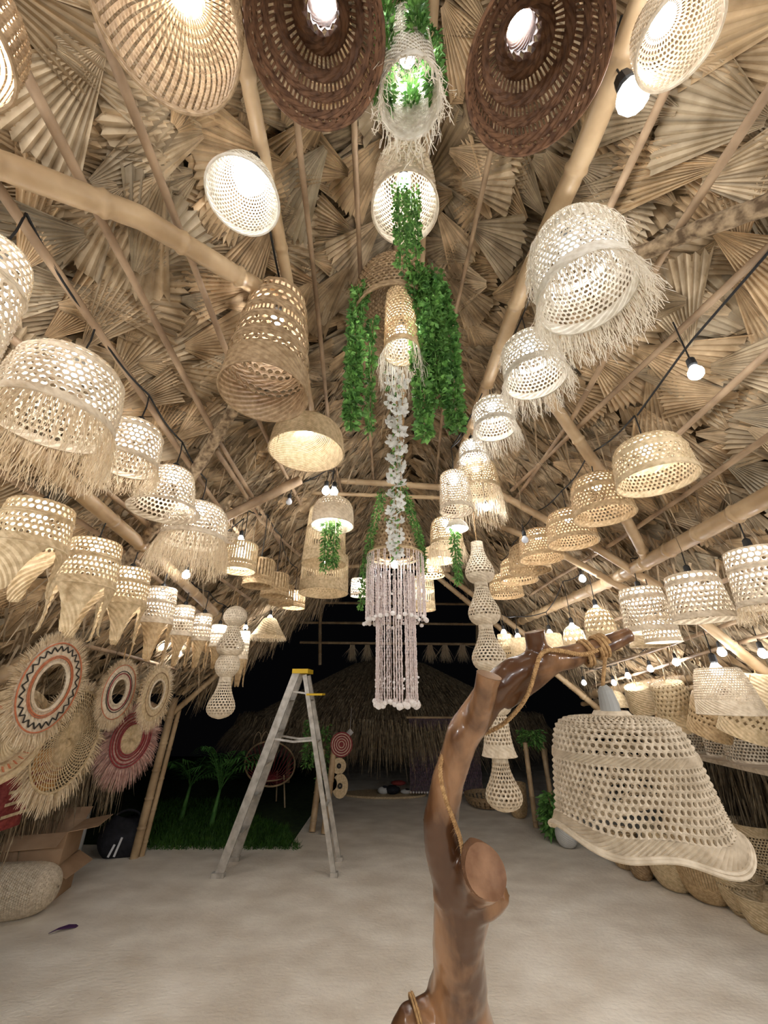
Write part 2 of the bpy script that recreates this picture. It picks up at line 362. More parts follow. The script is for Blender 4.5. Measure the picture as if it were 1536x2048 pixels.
_bulb_me = {}
def bulb_mesh(r, lit=True, pw=1.0):
    k = (round(r, 3), lit, pw)
    if k not in _bulb_me:
        mb = MB(); th = np.arange(12) * 2 * PI / 12
        pr = [(.02, -1.0), (.5, -.87), (.87, -.5), (1, 0), (.9, .45), (.62, .9), (.42, 1.25), (.40, 1.5)]
        V = np.array([[[p[0] * r * math.cos(a), p[0] * r * math.sin(a), p[1] * r] for a in th] for p in pr]).reshape(-1, 3)
        F = [[i * 12 + j, i * 12 + (j + 1) % 12, (i + 1) * 12 + (j + 1) % 12, (i + 1) * 12 + j] for i in range(len(pr) - 1) for j in range(12)]
        o = mb.add(V, F).build('bulb', bulb_mat(r, pw) if lit else M['dullglass'], smooth=True); _bulb_me[k] = o.data; COL.objects.unlink(o); bpy.data.objects.remove(o)
    return _bulb_me[k]
def add_bulb(root, z, r=0.03, lit=True, socket=True, cordlen=0.0, xy=(0, 0), sockmat='black', pw=1.0):
    b = bpy.data.objects.new('bulb', bulb_mesh(r, lit, pw)); COL.objects.link(b); b.parent = root; b.location = (xy[0], xy[1], z)
    if socket:
        mb = MB(); tube(mb, [(xy[0], xy[1], z + 1.2 * r), (xy[0], xy[1], z + 1.5 * r), (xy[0], xy[1], z + 2.6 * r), (xy[0], xy[1], z + 2.9 * r)], [.5 * r, .62 * r, .55 * r, .25 * r], 10)
        b.parent = mb.build('socket', M[sockmat], root)
    if cordlen > 0:
        mb = MB(); z0 = z + 2.8 * r; n = 5; bow = random.uniform(-.01, .01)
        tube(mb, [(xy[0] + bow * math.sin(PI * k / n), xy[1] + bow * math.sin(PI * k / n), z0 + cordlen * k / n) for k in range(n + 1)], .003, 5)
        mb.build('cord', M['black'], root)
    return b
TOPS = {}
GROUPS = dict(d='fringed lamps along the yellow purlin', f='beige lamps of the left row', g='straw cylinders receding on the left', h='lamps with hanging legs on the left', i='brown woven bowl lamps on the right',
              j='cream cylinder lamps on the right', k='pale lamps behind the driftwood branch', p='bare bulbs by the right wall', q='bare bulbs by the right wall', n='bare bulbs left of centre', o='bulbs under the tie beam')
def lamp(label, tx, ty, by, wpx, prof='dome', sty='cane', m='cream', gap=.2, D=None, row=None, cell=.02, fr=None, fm='fringe', lit=True, br=.03, bz=None, wob=.0, amp=.0015, fr2=None, group=None, cords=True, cat='lamp', legs=0, pw=1.0, flare=.05, nstr=None, th=.003, name='woven_pendant_lamp', bm=None, cordtop=None, hmul=1.0):
    top = atD(tx, ty, D) if D else on_roof(tx, ty, gap)
    zb = z_at(top, by)
    H = max(.05, (top[2] - zb)) * hmul; zb = top[2] - H
    dm = depth((top[0], top[1], zb + H * .3)); R = wpx / F_PX * dm / 2
    root = thing(name, label, cat, (top[0], top[1], zb), group or GROUPS.get(row))
    far = dm > 3.2
    c = cell if not far else max(cell, .028)
    mb = MB(); rza = weave(mb, R, H, prof, STY[sty] if isinstance(sty, str) else sty, c, th, amp, walls=not far, wob=wob)
    r1, z1 = rza(1.0)
    if not wob: ring(mb, r1, z1, .004 if R < .2 else .0055)
    for bd in (STY[sty] if isinstance(sty, str) else sty):
        if bd[2] == 'solid' and bd[1] < .9 and bd[1] - bd[0] < .09 and not wob:
            rr, zz = rza((bd[0] + bd[1]) / 2); ring(mb, rr, zz, .0045)
    mb.build('shade', M[m], root)
    n = nstr or int(2 * PI * R / .0045)
    if fr:
        mb = MB(); ring_strands(mb, r1, z1, fr * H, n, flare=flare); ring_strands(mb, r1, z1, fr * H * .9, n // 2, flare=flare * 1.5, curl=.009)
        mb.build('fringe', M[fm], root)
    if fr2:
        s0, L2 = fr2; rr, zz = rza(s0); mb = MB(); ring_strands(mb, rr + .006, zz, L2 * H, int(n * .9), flare=.05 + flare); mb.build('upper_fringe', M[fm], root)
    if legs:
        for k in range(legs):
            a0 = k * 2 * PI / legs + .6 + random.uniform(-.15, .15); mb = MB(); NS, NA = 14, 8; L = H * 1.05
            pts = []
            for i in range(NS + 1):
                s = i / NS; hw = (.62 * (1 - s) ** 2.2 + .25) * (1 - .55 * max(0, s - .75) * 4 * .9) * (2 * PI / legs) * .58
                rr = R * (1.0 - .10 * math.sin(s * PI) - .12 * s + (.25 * max(0, s - .8)))
                zz = -L * s + (.10 * L * max(0, s - .86) / .14)
                for j in range(NA + 1):
                    a = a0 + hw * (2 * j / NA - 1)
                    rj = rr + .0022 * (-1) ** (i + j)
                    pts.append((rj * math.cos(a), rj * math.sin(a), zz))
            V = np.array(pts); Vi = V * np.array([.985, .985, 1])
            q = [[i * (NA + 1) + j, i * (NA + 1) + j + 1, (i + 1) * (NA + 1) + j + 1, (i + 1) * (NA + 1) + j] for i in range(NS) for j in range(NA)]
            mb.add(V, q); mb.add(Vi, q)
            mb.build('leg', M['honey'] if m == 'cream' else M[m], root)
    bzz = (bz if bz is not None else .62) * H
    rz_ = roof_z(top[0]) - .03; ctop = cordtop if cordtop is not None else (rz_ if D is None or rz_ - top[2] < .45 else top[2] + .22)
    if lit is not None:
        add_bulb(root, bzz, br, lit, pw=pw)
    mb = MB(); z0 = bzz + 2.8 * br if lit is not None else H * .98; z1c = max(z0 + .02, ctop - zb)
    tube(mb, [(0, 0, z0), (.004, .002, (z0 + z1c) / 2), (0, 0, z1c)], .0032, 5); mb.build('cord', M['black'], root)
    if row is not None: TOPS.setdefault(row, []).append((top[0], top[1], zb + z1c))
    return root, top, R, H
def bare(label, px, py, gap=None, D=None, r=.03, lit=True, row=None, cord=.12, group=None, cat='light bulb', pw=1.0):
    group = group or GROUPS.get(row)
    p = atD(px, py, D) if D else on_roof(px, py, gap if gap else .22)
    root = thing('hanging_bulb', label, cat, p, group)
    add_bulb(root, 0, r, lit, True, cord, pw=pw)
    TOPS.setdefault(row, []).append((p[0], p[1], p[2] + 2.8 * r + cord)) if row is not None else None
    return root, p

# ------------------------------------------------------------------ floor and ground
mb = MB(); box(mb, (-.35, 1.35, -.06), (9.3, 9.1, .12)); mb.build('floor', M['concrete'])['kind'] = 'structure'
mb = MB(); box(mb, (2.2, 10.5, -.065), (7.0, 9.2, .12)); o = mb.build('floor_outside', M['concrete']); o['kind'] = 'structure'; o.name = 'floor_back'
mb = MB(); box(mb, (-4.3, 9.5, -.085), (6.0, 7.2, .13)); o = mb.build('ground', M['soil']); o['kind'] = 'structure'

# ------------------------------------------------------------------ roof thatch: pleated palm fans laid over the battens
def fan(mb, p, d, nrm, L, spread, n, pleat, tint, droop=0.0):
    d = d / np.linalg.norm(d); s = np.cross(nrm, d)
    K = 2 * n + 1; a = np.linspace(-spread, spread, K); alt = np.where(np.arange(K) % 2, 1.0, -1.0)
    rr = [0.03, L * .35, L * .75]; tip = L * (1 - .08 * rng.random(K)) * (1 - .05 * (np.arange(K) % 2)); rows = []
    wav = rng.normal(0, .03)
    for k, r in enumerate(rr + [None]):
        R_ = tip if r is None else np.full(K, r)
        h = pleat * alt * (R_ / L) + wav * np.sin(a * 2) * R_ - droop * (R_ / L) ** 2
        rows.append(p + np.outer(R_ * np.cos(a), d) + np.outer(R_ * np.sin(a), s) + np.outer(h, nrm))
    V = np.concatenate(rows); q = []
    i, j = np.meshgrid(np.arange(3), np.arange(K - 1), indexing='ij'); q = np.stack([i * K + j, i * K + j + 1, (i + 1) * K + j + 1, (i + 1) * K + j], -1).reshape(-1, 4)
    T = np.tile(np.array(tint), (len(V), 1)) * (1 + rng.normal(0, .07, (4, K)).ravel() * 0 + .20 * rng.normal(0, 1, K)[None, :].repeat(4, 0).ravel())[:, None]
    mb.add(V, q, np.clip(T, .1, 1.6))
mb = MB()
for side in (-1, 1):
    m_, e = (ML, EL) if side < 0 else (MR, ER)
    sl = abs(e - XR) * math.hypot(1, m_); dn = np.array([side, 0, -m_]) / math.hypot(1, m_); nrm = np.array([side * m_, 0, 1]) / math.hypot(1, m_)
    ss = -.05
    while ss < sl - (.22 if side < 0 else .05):
        y = GY0 + random.uniform(0, .2)
        while y < GY1 + .12:
            p = np.array([XR, y, HR]) + dn * (ss + random.uniform(-.07, .07))
            up = random.random() < .42
            ang = random.choice((-1, 1)) * random.uniform(.0, .75)
            d = dn * math.cos(ang) * (-1 if up else 1) + np.array([0, 1, 0]) * math.sin(ang)
            lay = random.uniform(.0, .06)
            tn = random.uniform(.62, 1.12); hue = random.uniform(-.06, .06)
            far = y > 3.2
            tilt = random.uniform(.02, .12)
            n2 = nrm - d * tilt; n2 /= np.linalg.norm(n2); d2 = d - n2 * d.dot(n2)
            fan(mb, p + nrm * (lay + .02), d2, n2, random.uniform(.30, .46) * (.85 if far else 1), random.uniform(.34, .60), 12 if y < 3 else 9, .0075 if y < 3 else .009, (tn + hue, tn, tn - hue * 1.3 - .02))
            y += random.uniform(.075, .13) * (1.15 if far else 1)
        ss += .125
# shaggy leaf ends over the far gable and the eaves
def blades(mb, P, Dn, L, wd, seg=3, spread=.15, tint=(.9, .9, .9), dark=(.5, 1.05), g=.35):
    n = len(P); P = np.asarray(P); Dn = np.asarray(Dn) + rng.normal(0, spread, (n, 3)); Dn /= np.linalg.norm(Dn, axis=1)[:, None]
    Ls = L * rng.uniform(.5, 1.1, n); t = np.linspace(0, 1, seg + 1)
    side = np.cross(Dn, rng.normal(0, 1, (n, 3))); side /= np.linalg.norm(side, axis=1)[:, None] + 1e-9
    C = P[:, None] + Dn[:, None] * (Ls[:, None] * t[None])[..., None] + np.array([0, 0, -1.0]) * (g * Ls[:, None] * t[None] ** 2)[..., None]
    W = side[:, None] * (wd * (1 - .85 * t))[None, :, None]
    V = np.stack([C - W / 2, C + W / 2], 2).reshape(-1, 3)
    i, j = np.meshgrid(np.arange(n), np.arange(seg), indexing='ij'); b = (i * (seg + 1) + j) * 2
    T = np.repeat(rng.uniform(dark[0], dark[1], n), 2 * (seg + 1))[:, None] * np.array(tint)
    mb.add(V, np.stack([b, b + 1, b + 3, b + 2], -1).reshape(-1, 4), T)
for side in (-1, 1):
    m_, e = (ML, EL) if side < 0 else (MR, ER); dn = np.array([side, 0, -m_]) / math.hypot(1, m_); nrm = np.array([side * m_, 0, 1]) / math.hypot(1, m_)
    n = 900; s = rng.uniform(0, abs(e - XR) * math.hypot(1, m_), n)
    P = np.array([XR, 0, HR]) + dn * s[:, None] + nrm * .03; P[:, 1] = GY1 + rng.uniform(-.1, .08, n)
    blades(mb, P, np.tile(dn * .8 + np.array([0, .5, -.3]), (n, 1)), .34, .018)
    # loose shag on the underside of the far half
    n = 2600; s = rng.uniform(0.1, abs(e - XR) * math.hypot(1, m_), n)
    P = np.array([XR, 0, HR]) + dn * s[:, None] + nrm * rng.uniform(-.005, .05, n)[:, None]; P[:, 1] = rng.uniform(1.8, GY1, n)
    blades(mb, P, np.tile(dn + np.array([0, .5, -.04]), (n, 1)), .32, .016, g=.04, spread=.28)
ceil = mb.build('ceiling', M['thatch'], tint=True); ceil['kind'] = 'structure'
mb = MB()
for side in (-1, 1):
    m_, e = (ML, EL - .15) if side < 0 else (MR, ER + .1); dn = np.array([side, 0, -m_]); nrm = np.array([side * m_, 0, 1]) / math.hypot(1, m_)
    a = np.array([XR, 0, HR]) + nrm * .11 - dn * .08; b = np.array([XR, 0, HR]) + dn * abs(e - XR) + nrm * .11
    V = []
    for q in (a, b):
        for y in (GY0 - .1, GY1): 
            for o_ in (0, .05): v = q + nrm * o_; V.append((v[0], y, v[2]))
    mb.add(V, [[0, 1, 3, 2], [4, 6, 7, 5], [0, 4, 5, 1], [2, 3, 7, 6], [0, 2, 6, 4], [1, 5, 7, 3]])
o = mb.build('ceiling_backing', M['backing']); o.name = 'ceiling.001'; o['kind'] = 'structure'

# ------------------------------------------------------------------ poles and battens
def pole_pts(pix, off, Ds=None):
    return [on_roof(a, b, off) if Ds is None else atD(a, b, Ds[i]) for i, (a, b) in enumerate(pix)]
def resample(P, step):
    P = np.array(P, float); s = np.concatenate([[0], np.cumsum(np.linalg.norm(np.diff(P, axis=0), axis=1))])
    n = max(3, int(s[-1] / step)); t = np.linspace(0, s[-1], n)
    return np.stack([np.interp(t, s, P[:, k]) for k in range(3)], -1), t
def bamboo(P, r, label, m='bamboo', name='bamboo_pole', rough=False, kind=None, taper=.0, double=None, cat='bamboo pole'):
    Q, t = resample(P, .008 if m == 'bamboo' else (.02 if not rough else .03))
    node = .27 + random.uniform(-.03, .05); ph = random.uniform(0, node)
    rad = r * (1 - taper * t / t[-1])
    if rough:
        rad = rad * (1 + .10 * np.sin(t * 9) * np.sin(t * 23 + 1)); Q = Q + np.stack([np.sin(t * 3) * .012, np.cos(t * 2.3) * .01, np.sin(t * 4.1) * .01], -1)
    elif m == 'bamboo':
        dd = np.abs((t + ph) % node - node / 2); rad = rad * (1 + .16 * np.exp(-(dd / .008) ** 2) - .05 * np.exp(-((dd - .022) / .010) ** 2))
    else:
        Q = Q + np.stack([np.sin(t * 2.1 + ph * 9) * .006, np.cos(t * 1.7) * .004, np.sin(t * 2.9) * .005], -1); rad = rad * (1 + .06 * np.sin(t * 7 + ph))
    mb = MB(); tube(mb, Q, rad, 12 if r > .02 else 8, jitter=.05 if rough else 0)
    if m == 'bamboo' and not rough:
        pass
    o = mb.build(name, M[m], smooth=not rough, origin=Q[0])
    if kind: o['kind'] = kind
    else: base_tags(o, label, cat)
    return o
# (pixels on the roof plane, offset below it, radius, label)
bamboo(pole_pts([(1300, -30), (1170, 300), (1050, 560), (890, 1000)], .075), .040, 'thick yellow bamboo purlin running up right of centre beside the white fringed lamps')
bamboo(pole_pts([(-40, 315), (280, 435), (540, 590)], .10), .036, 'thick bamboo pole crossing the upper left of the thatch diagonally')
bamboo(pole_pts([(462, -20), (500, 180), (548, 420), (590, 640), (640, 930)], .06), .026, 'slender bamboo purlin behind the round white bowl lamp, left of the ridge')
bamboo(pole_pts([(835, -30), (830, 300), (800, 900)], .06), .028, 'bamboo ridge pole above the row of leafy lamps')
bamboo(pole_pts([(868, -30), (850, 300), (838, 640)], .05), .022, 'thinner bamboo ridge pole just right of the leafy lamps')
bamboo(pole_pts([(1270, 508), (1400, 455), (1560, 400)], .07), .030, 'rough bark covered log at upper right beneath the thatch', m='bark', rough=True, name='rough_log', cat='log')
bamboo(pole_pts([(480, 790), (400, 920), (350, 1000), (250, 1130)], .07), .032, 'rough bark covered log left of centre below the striped cylinder lamp', m='bark', rough=True, name='rough_log', cat='log')
bamboo(pole_pts([(1095, 790), (1205, 950), (1295, 1120)], .07), .034, 'bamboo rafter running down to the right between the brown bowl lamps')
bamboo(pole_pts([(1025, 1250), (1230, 1158), (1570, 975)], .08), .045, 'long thick bamboo purlin on the right above the row of cream cylinder lamps')
bamboo(pole_pts([(960, 965), (1190, 1095), (1320, 1175)], .10), .030, 'bamboo rafter slanting down behind the lattice bowls on the right')
bamboo(pole_pts([(880, 1000), (1090, 1090), (1290, 1200)], .14), .028, 'second lower bamboo rafter slanting down right of the gourd string')
bamboo(pole_pts([(1395, 1235), (1560, 1368)], .10), .034, 'bamboo rafter at the right edge above the hanging baskets')
bamboo(pole_pts([(60, 900), (200, 1020), (330, 1130), (430, 1225)], .08), .036, 'long bamboo purlin on the left above the row of legged lamps')
bamboo(pole_pts([(270, 1110), (440, 1040), (600, 960)], .09), .034, 'dark bamboo rafter slanting up to the tie beam, left of centre', m='batten')
bamboo([atY(565, 955, 3.05), atY(790, 968, 3.05), atY(1015, 985, 3.05)], .028, 'upper bamboo tie beam crossing the roof in the middle')
bamboo([atY(600, 985, 3.0), atY(990, 1000, 3.0)], .018, 'thin lower bamboo tie beam crossing the roof in the middle')
bamboo([atY(380, 1085, 3.6), atY(520, 1070, 3.6), atY(660, 1040, 3.6)], .030, 'short bamboo tie pole behind the dome lamp with green vines')
bamboo([atY(560, 1140, 5.2), atY(740, 1130, 5.2), atY(900, 1140, 5.2)], .032, 'bamboo collar tie of the far gable behind the bead chandelier')
# far gable rakes
for k, (pa, pb, y, lab) in enumerate([((735, 1085), (330, 1440), 5.45, 'lower bamboo rake pole of the far gable, left half'), ((730, 1075), (345, 1365), 5.30, 'upper bamboo rake pole of the far gable, left half'),
                                      ((790, 1085), (1200, 1420), 5.45, 'lower bamboo rake pole of the far gable, right half'), ((795, 1075), (1130, 1330), 5.30, 'upper bamboo rake pole of the far gable, right half')]):
    bamboo([atY(*pa, y), atY(*pb, y)], .036, lab)
# eave plates and braces
bamboo([atX(1165, 1392, 2.62), atX(1560, 1318, 2.62)], .05, 'thick horizontal bamboo plate above the hanging baskets on the right')
bamboo([atX(1165, 1408, 2.68), atX(1560, 1348, 2.68)], .03, 'thinner bamboo plate just below the thick one on the right')
bamboo([atX(-30, 1375, -2.3), atX(90, 1290, -2.35), atX(155, 1243, -2.4)], .042, 'bamboo brace slanting across the left edge above the round mirrors')
bamboo([atX(-40, 1170, -2.1), atX(60, 1120, -2.2)], .05, 'short thick log end at the left edge under the legged lamp', m='batten', name='log_beam', cat='log')
bamboo([atX(165, 1343, -2.9), atX(352, 1434, -2.9)], .032, 'horizontal bamboo rail behind the small round mirrors')
bamboo([atX(-20, 1295, -2.75), atX(170, 1345, -2.75)], .035, 'horizontal bamboo rail at the left edge behind the largest mirror')
pb = atZ(268, 1716, .0); pt = atY(350, 1395, pb[1] - .1)
bamboo([pb, pt], .045, 'thick leaning bamboo corner post on the left beside the black bag')
pb2 = atZ(283, 1712, .0)
bamboo([pb2, atY(358, 1420, pb2[1] - .05)], .03, 'thinner bamboo post tied beside the left corner post')
bamboo([atX(1120, 1340, 2.35), atX(1215, 1440, 2.62)], .035, 'short bamboo brace right of the driftwood branch in front of the dark')
bt = [
 [(-10, 40), (203, 450), (423, 850), (560, 1090)], [(190, 40), (352, 450), (447, 687), (600, 1010)], [(-40, 330), (50, 460), (375, 920), (500, 1100)],
 [(575, 60), (600, 330), (665, 900), (700, 1060)], [(700, 60), (708, 300), (745, 960)], [(1000, 160), (980, 300), (905, 650), (870, 980)],
 [(1345, 150), (1208, 435), (1000, 880)], [(1560, 470), (1024, 981)], [(1560, 140), (1352, 465), (1150, 830), (1030, 1000)],
 [(1560, 680), (1341, 885), (1180, 1030), (1030, 1160)], [(1560, 855), (1361, 997), (1220, 1090), (1060, 1190)],
 [(-40, 920), (257, 1110), (420, 1240)], [(-30, 820), (101, 900), (288, 1045), (500, 1200)], [(-20, 640), (160, 800), (330, 960)],
 [(430, 900), (520, 1040), (600, 1110)], [(1170, 1345), (1350, 1285), (1560, 1215)], [(1180, 1375), (1560, 1262)],
 [(160, 1290), (355, 1338)], [(1060, 1300), (1230, 1240), (1560, 1120)], [(780, 60), (790, 400), (790, 900)],
]
for k, px in enumerate(bt):
    o = bamboo(pole_pts(px, .035), .014 if k not in (3, 4, 5) else .012, None, m='batten', kind='structure', name='trim_%d' % (k + 1))
# rafters behind the thatch courses (under the battens)
for k, y in enumerate((0.9, 2.4, 3.9)):
    for s, m_, e in ((-1, ML, EL), (1, MR, ER)):
        pass

# ------------------------------------------------------------------ lamps
G = dict
# --- large lamps near the top of the photo
lamp('brown wicker shade cut off by the top left corner', -45, 0, 60, 230, 'dome', 'lath', 'brown', gap=.16, cell=.016)
lamp('large open brown ribbed wicker bowl at the top left, warm bulb inside', 372, -20, 40, 272, 'dome', 'lath', 'brown', gap=.14, cell=.017, row='a', br=.034, bz=.9, pw=.55)
lamp('large dark brown basket shade left of the leafy ridge lamp, pierced with rows of slits', 652, -25, 80, 260, 'neck', 'dkb', 'dark', gap=.12, cell=.018, br=.03, bz=.9, pw=.6)
lamp('large dark brown basket shade right of the leafy ridge lamp, beside the yellow purlin', 1026, 20, 138, 262, 'neck', 'dkb', 'dark', gap=.12, cell=.018, br=.03, bz=.9, pw=.6)
lamp('cream cane bowl lamp at the top right corner with its mouth turned to the viewer', 1324, 40, 80, 146, 'dome', 'cane', 'cream', gap=.2, cell=.012, row='b', br=.028, bz=.95, pw=.35)
lamp('round white wicker bowl lamp glowing fully open, upper left of the ridge', 500, 345, 396, 138, 'bowl', 'cane', 'white', gap=.2, cell=.011, row='c', br=.046, bz=.75, pw=.6)
bare('oversized bare white globe bulb beside the yellow purlin at the upper right', 1266, 192, gap=.3, r=.043, row='b', cord=.12, pw=.5)
# --- ridge row with leaves
LR = {}
LR[1] = lamp('white cane shade with a short fringe half covered by green leaves, topmost on the ridge', 812, 70, 200, 116, 'cyl', 'cane', 'white', gap=.16, cell=.014, fr=.22, fm='wfringe', row='r', br=.026)
LR[2] = lamp('egg shaped cane shade on the ridge with green vines hanging from its mouth', 806, 322, 420, 128, 'dome', 'cane', 'cream', gap=.16, cell=.018, row='r', br=.03, bz=.55)
LR[3] = lamp('tilted brown hood shaped shade framed by long green garlands on the ridge', 788, 552, 650, 168, 'dome', 'cane', 'brown', gap=.2, cell=.022, row='r', lit=None, br=.02)
LR[4] = lamp('slim bottle shade with a pale fringe hanging inside the green garlands', 800, 590, 705, 70, 'cyl', 'cane', 'honey', D=1.72, cell=.017, fr=.5, fm='wfringe', br=.024, bz=.35)
# --- right purlin, white fringed
for i, a in enumerate([
 ('largest white fringed lamp, two tiers of fringe, right of the yellow purlin', 1130, 462, 592, 178, 'dome', 'loosetri', .2, .021),
 ('second white fringed lamp, next below the largest one', 1054, 680, 758, 118, 'dome', 'loosetri', .2, .021),
 ('third white fringed lamp from the top of the right row', 982, 802, 858, 82, 'dome', 'loosetri', .2, .022),
 ('small white lamp half hidden above the long beige fringe lamp', 943, 884, 918, 56, 'dome', 'cane', .2, .02)]):
    lamp(a[0], *a[1:5], a[5], a[6], 'white', gap=a[7], cell=a[8], fr=(.42, .48, .6, .3)[i], fm='wfringe', fr2=((.40, .42) if i < 3 else None), row='d', br=.032, bz=.78, flare=.09, nstr=None if i else 380)
lamp('beige lamp with a long straight fringe above the gourd string', 950, 925, 985, 86, 'deep', 'cane', 'straw', gap=.2, row='d', fr=.95, fm='fringe', bz=.8, flare=.03)
bare('small bulb glowing through the long beige fringe above the gourd string', 972, 1016, D=2.75, r=.022, cord=.25)
lamp('tall cream cane cylinder lamp left of the long beige fringe lamp', 907, 950, 1022, 66, 'cyl', 'cane', 'cream', D=2.6, cell=.018, bz=.85, row='d')
lamp('beige fringed lamp half hidden behind the short green vine, right of the chandelier', 890, 1038, 1090, 66, 'deep', 'cane', 'straw', D=3.1, fr=.75, bz=.8, flare=.04)
lamp('small white bowl lamp with a green vine below it, right of the chandelier', 912, 1040, 1058, 46, 'bowl', 'ribs', 'white', D=2.7, cell=.012, bz=.3, br=.03)
lamp('low beige woven drum lamp right of the chandelier under the fringed one', 878, 1098, 1122, 62, 'strt', 'ribs', 'straw', D=3.6, bz=.6)
lamp('small brown lattice bowl lamp right of the chandelier', 862, 1128, 1152, 52, 'bowl', 'lattice', 'honey', D=3.9, bz=.5)
lamp('tall ribbed beige cylinder lamp at the right edge of the chandelier', 846, 1155, 1220, 44, 'strt', 'slats', 'straw', D=4.3, bz=.6)
lamp('small cream cylinder lamp with round holes at the left edge of the chandelier', 718, 1158, 1192, 32, 'strt', 'cane', 'cream', D=4.4, bz=.6)
# --- left of the ridge
lamp('tall brown cylinder lamp with rows of openings, left of the ridge', 560, 598, 788, 165, 'tcyl', 'strip', 'brown', gap=.1, cell=.021, row='c', bz=.78, br=.03)
lamp('wide shallow straw bowl lamp below the tall brown cylinder', 619, 850, 905, 146, 'dome', 'ribs', 'straw', gap=.15, cell=.012, row='c', bz=.85)
lamp('cane dome lamp with green vines hanging from it, in front of the slatted cylinders', 668, 998, 1052, 84, 'dome', 'dense', 'cream', D=2.9, cell=.02, row='e', bz=.55)
lamp('tall slatted straw cylinder lamp behind the vine dome', 655, 1020, 1128, 86, 'cyl', 'slats', 'straw', D=3.45, row='e', bz=.8, pw=.5, cell=.022)
lamp('lower slatted straw cylinder lamp under the vine dome', 652, 1110, 1186, 96, 'strt', 'slats', 'straw', D=3.8, row='e', bz=.8, pw=.5, cell=.022)
# --- left row of beige fringes
for i, a in enumerate([
 ('beige fringed cane lamp cut off by the left edge, largest of the left row', 2, 500, 705, 170, 'deep', 'cane2', .55, 'cream', .021),
 ('huge beige fringed lamp on the left with a long uneven fringe', 160, 722, 848, 205, 'dome', 'cane2', .62, 'cream', .021),
 ('beige fringed cane lamp half hidden behind the huge one', 278, 852, 930, 112, 'deep', 'cane2', .45, 'cream', .021),
 ('beige fringed lamp at the lower end of the left row, long straight fringe', 402, 1010, 1082, 122, 'dome', 'cane', .85, 'cream', .022)]):
    lamp(a[0], *a[1:5], a[5], a[6], a[8], gap=.2, cell=a[9], fr=a[7], fm='fringe', row='f', bz=.8, flare=(.04, .08, .05, .08)[i], nstr=(300, 420, 300, 420)[i])
lamp('bell shaped cane lamp without fringe between the beige fringed ones', 350, 940, 1022, 122, 'bell', 'cane', 'cream', gap=.2, cell=.020, row='f', bz=.8)
lamp('straw cylinder lamp with a row of holes, nearest of the receding left group', 485, 1090, 1142, 66, 'strt', 'rows', 'straw', gap=.3, row='g', cell=.02, bz=.7)
for i, a in enumerate([(522, 1122, 1172, 60), (553, 1150, 1192, 54), (566, 1172, 1208, 48), (590, 1184, 1216, 44)]):
    lamp(('second', 'third', 'fourth', 'farthest')[i] + ' straw cylinder of the receding left group beyond the beige fringes', *a, 'strt', 'rows', 'honey', D=(2.9, 3.3, 3.7, 4.1)[i], row='g', cell=.024, bz=.7, lit=(i == 3) or None)
lamp('flared straw bell lamp with frayed edge beside the dark gap on the left', 540, 1236, 1272, 66, 'skirt', 'ribs', 'straw', D=4.6, fr=.25, bz=.95, br=.035)
lamp('little pale shade tucked behind the fringe at the left centre', 462, 1066, 1092, 34, 'dome', 'cane', 'cream', D=2.7, lit=None)
# --- left legged row
for i, a in enumerate([
 ('nearest woven lamp with four hanging legs, at the left edge', 88, 1012, 1100, 132, 1),
 ('second woven lamp with hanging legs from the left', 196, 1086, 1176, 108, 1),
 ('third woven lamp with hanging legs from the left', 264, 1140, 1212, 84, 1),
 ('fourth woven lamp with hanging legs from the left, cream coloured', 326, 1177, 1248, 66, 1),
 ('fifth legged woven lamp from the left, narrow', 371, 1212, 1272, 46, 1),
 ('sixth legged woven lamp from the left, narrow', 409, 1228, 1282, 38, 1),
 ('seventh legged woven lamp, small, beside the left gourd string', 440, 1250, 1294, 34, 1),
 ('farthest legged woven lamp behind the left gourd string', 490, 1262, 1318, 26, 1)]):
    lamp(a[0], *a[1:5], 'cyl', 'octo', 'cream' if i > 2 else 'straw', gap=.22, cell=(.022, .022, .022, .022, .024, .026, .03, .03)[i], row='h', bz=.80, br=.028, legs=4, pw=.75)
# --- right brown bowls
for i, a in enumerate([
 ('largest brown woven bowl lamp on the right, upper of its row', 1288, 886, 962, 142, .021),
 ('second brown woven bowl lamp on the right', 1189, 956, 1032, 112, .021),
 ('third brown woven bowl lamp on the right', 1133, 1024, 1086, 94, .021),
 ('fourth brown woven bowl lamp, behind an unlit bulb', 1074, 1062, 1118, 84, .02),
 ('fifth brown woven bowl lamp of the right row, overlapping the fourth', 1052, 1090, 1142, 80, .022),
 ('sixth brown woven bowl lamp of the right row', 1032, 1118, 1162, 72, .024),
 ('farthest honey coloured bowl lamp of the right row beside the gourd string', 1008, 1150, 1192, 66, .024)]):
    lamp(a[0], *a[1:5], 'deep', 'loose', 'honey' if i else 'straw', gap=.2, cell=a[5], row='i', bz=.78, br=.026, pw=.6, lit=True if i != 4 else None)
bare('unlit bulb dangling in front of the brown bowls on the right', 1050, 1080, D=2.7, r=.024, lit=False, cord=.05)
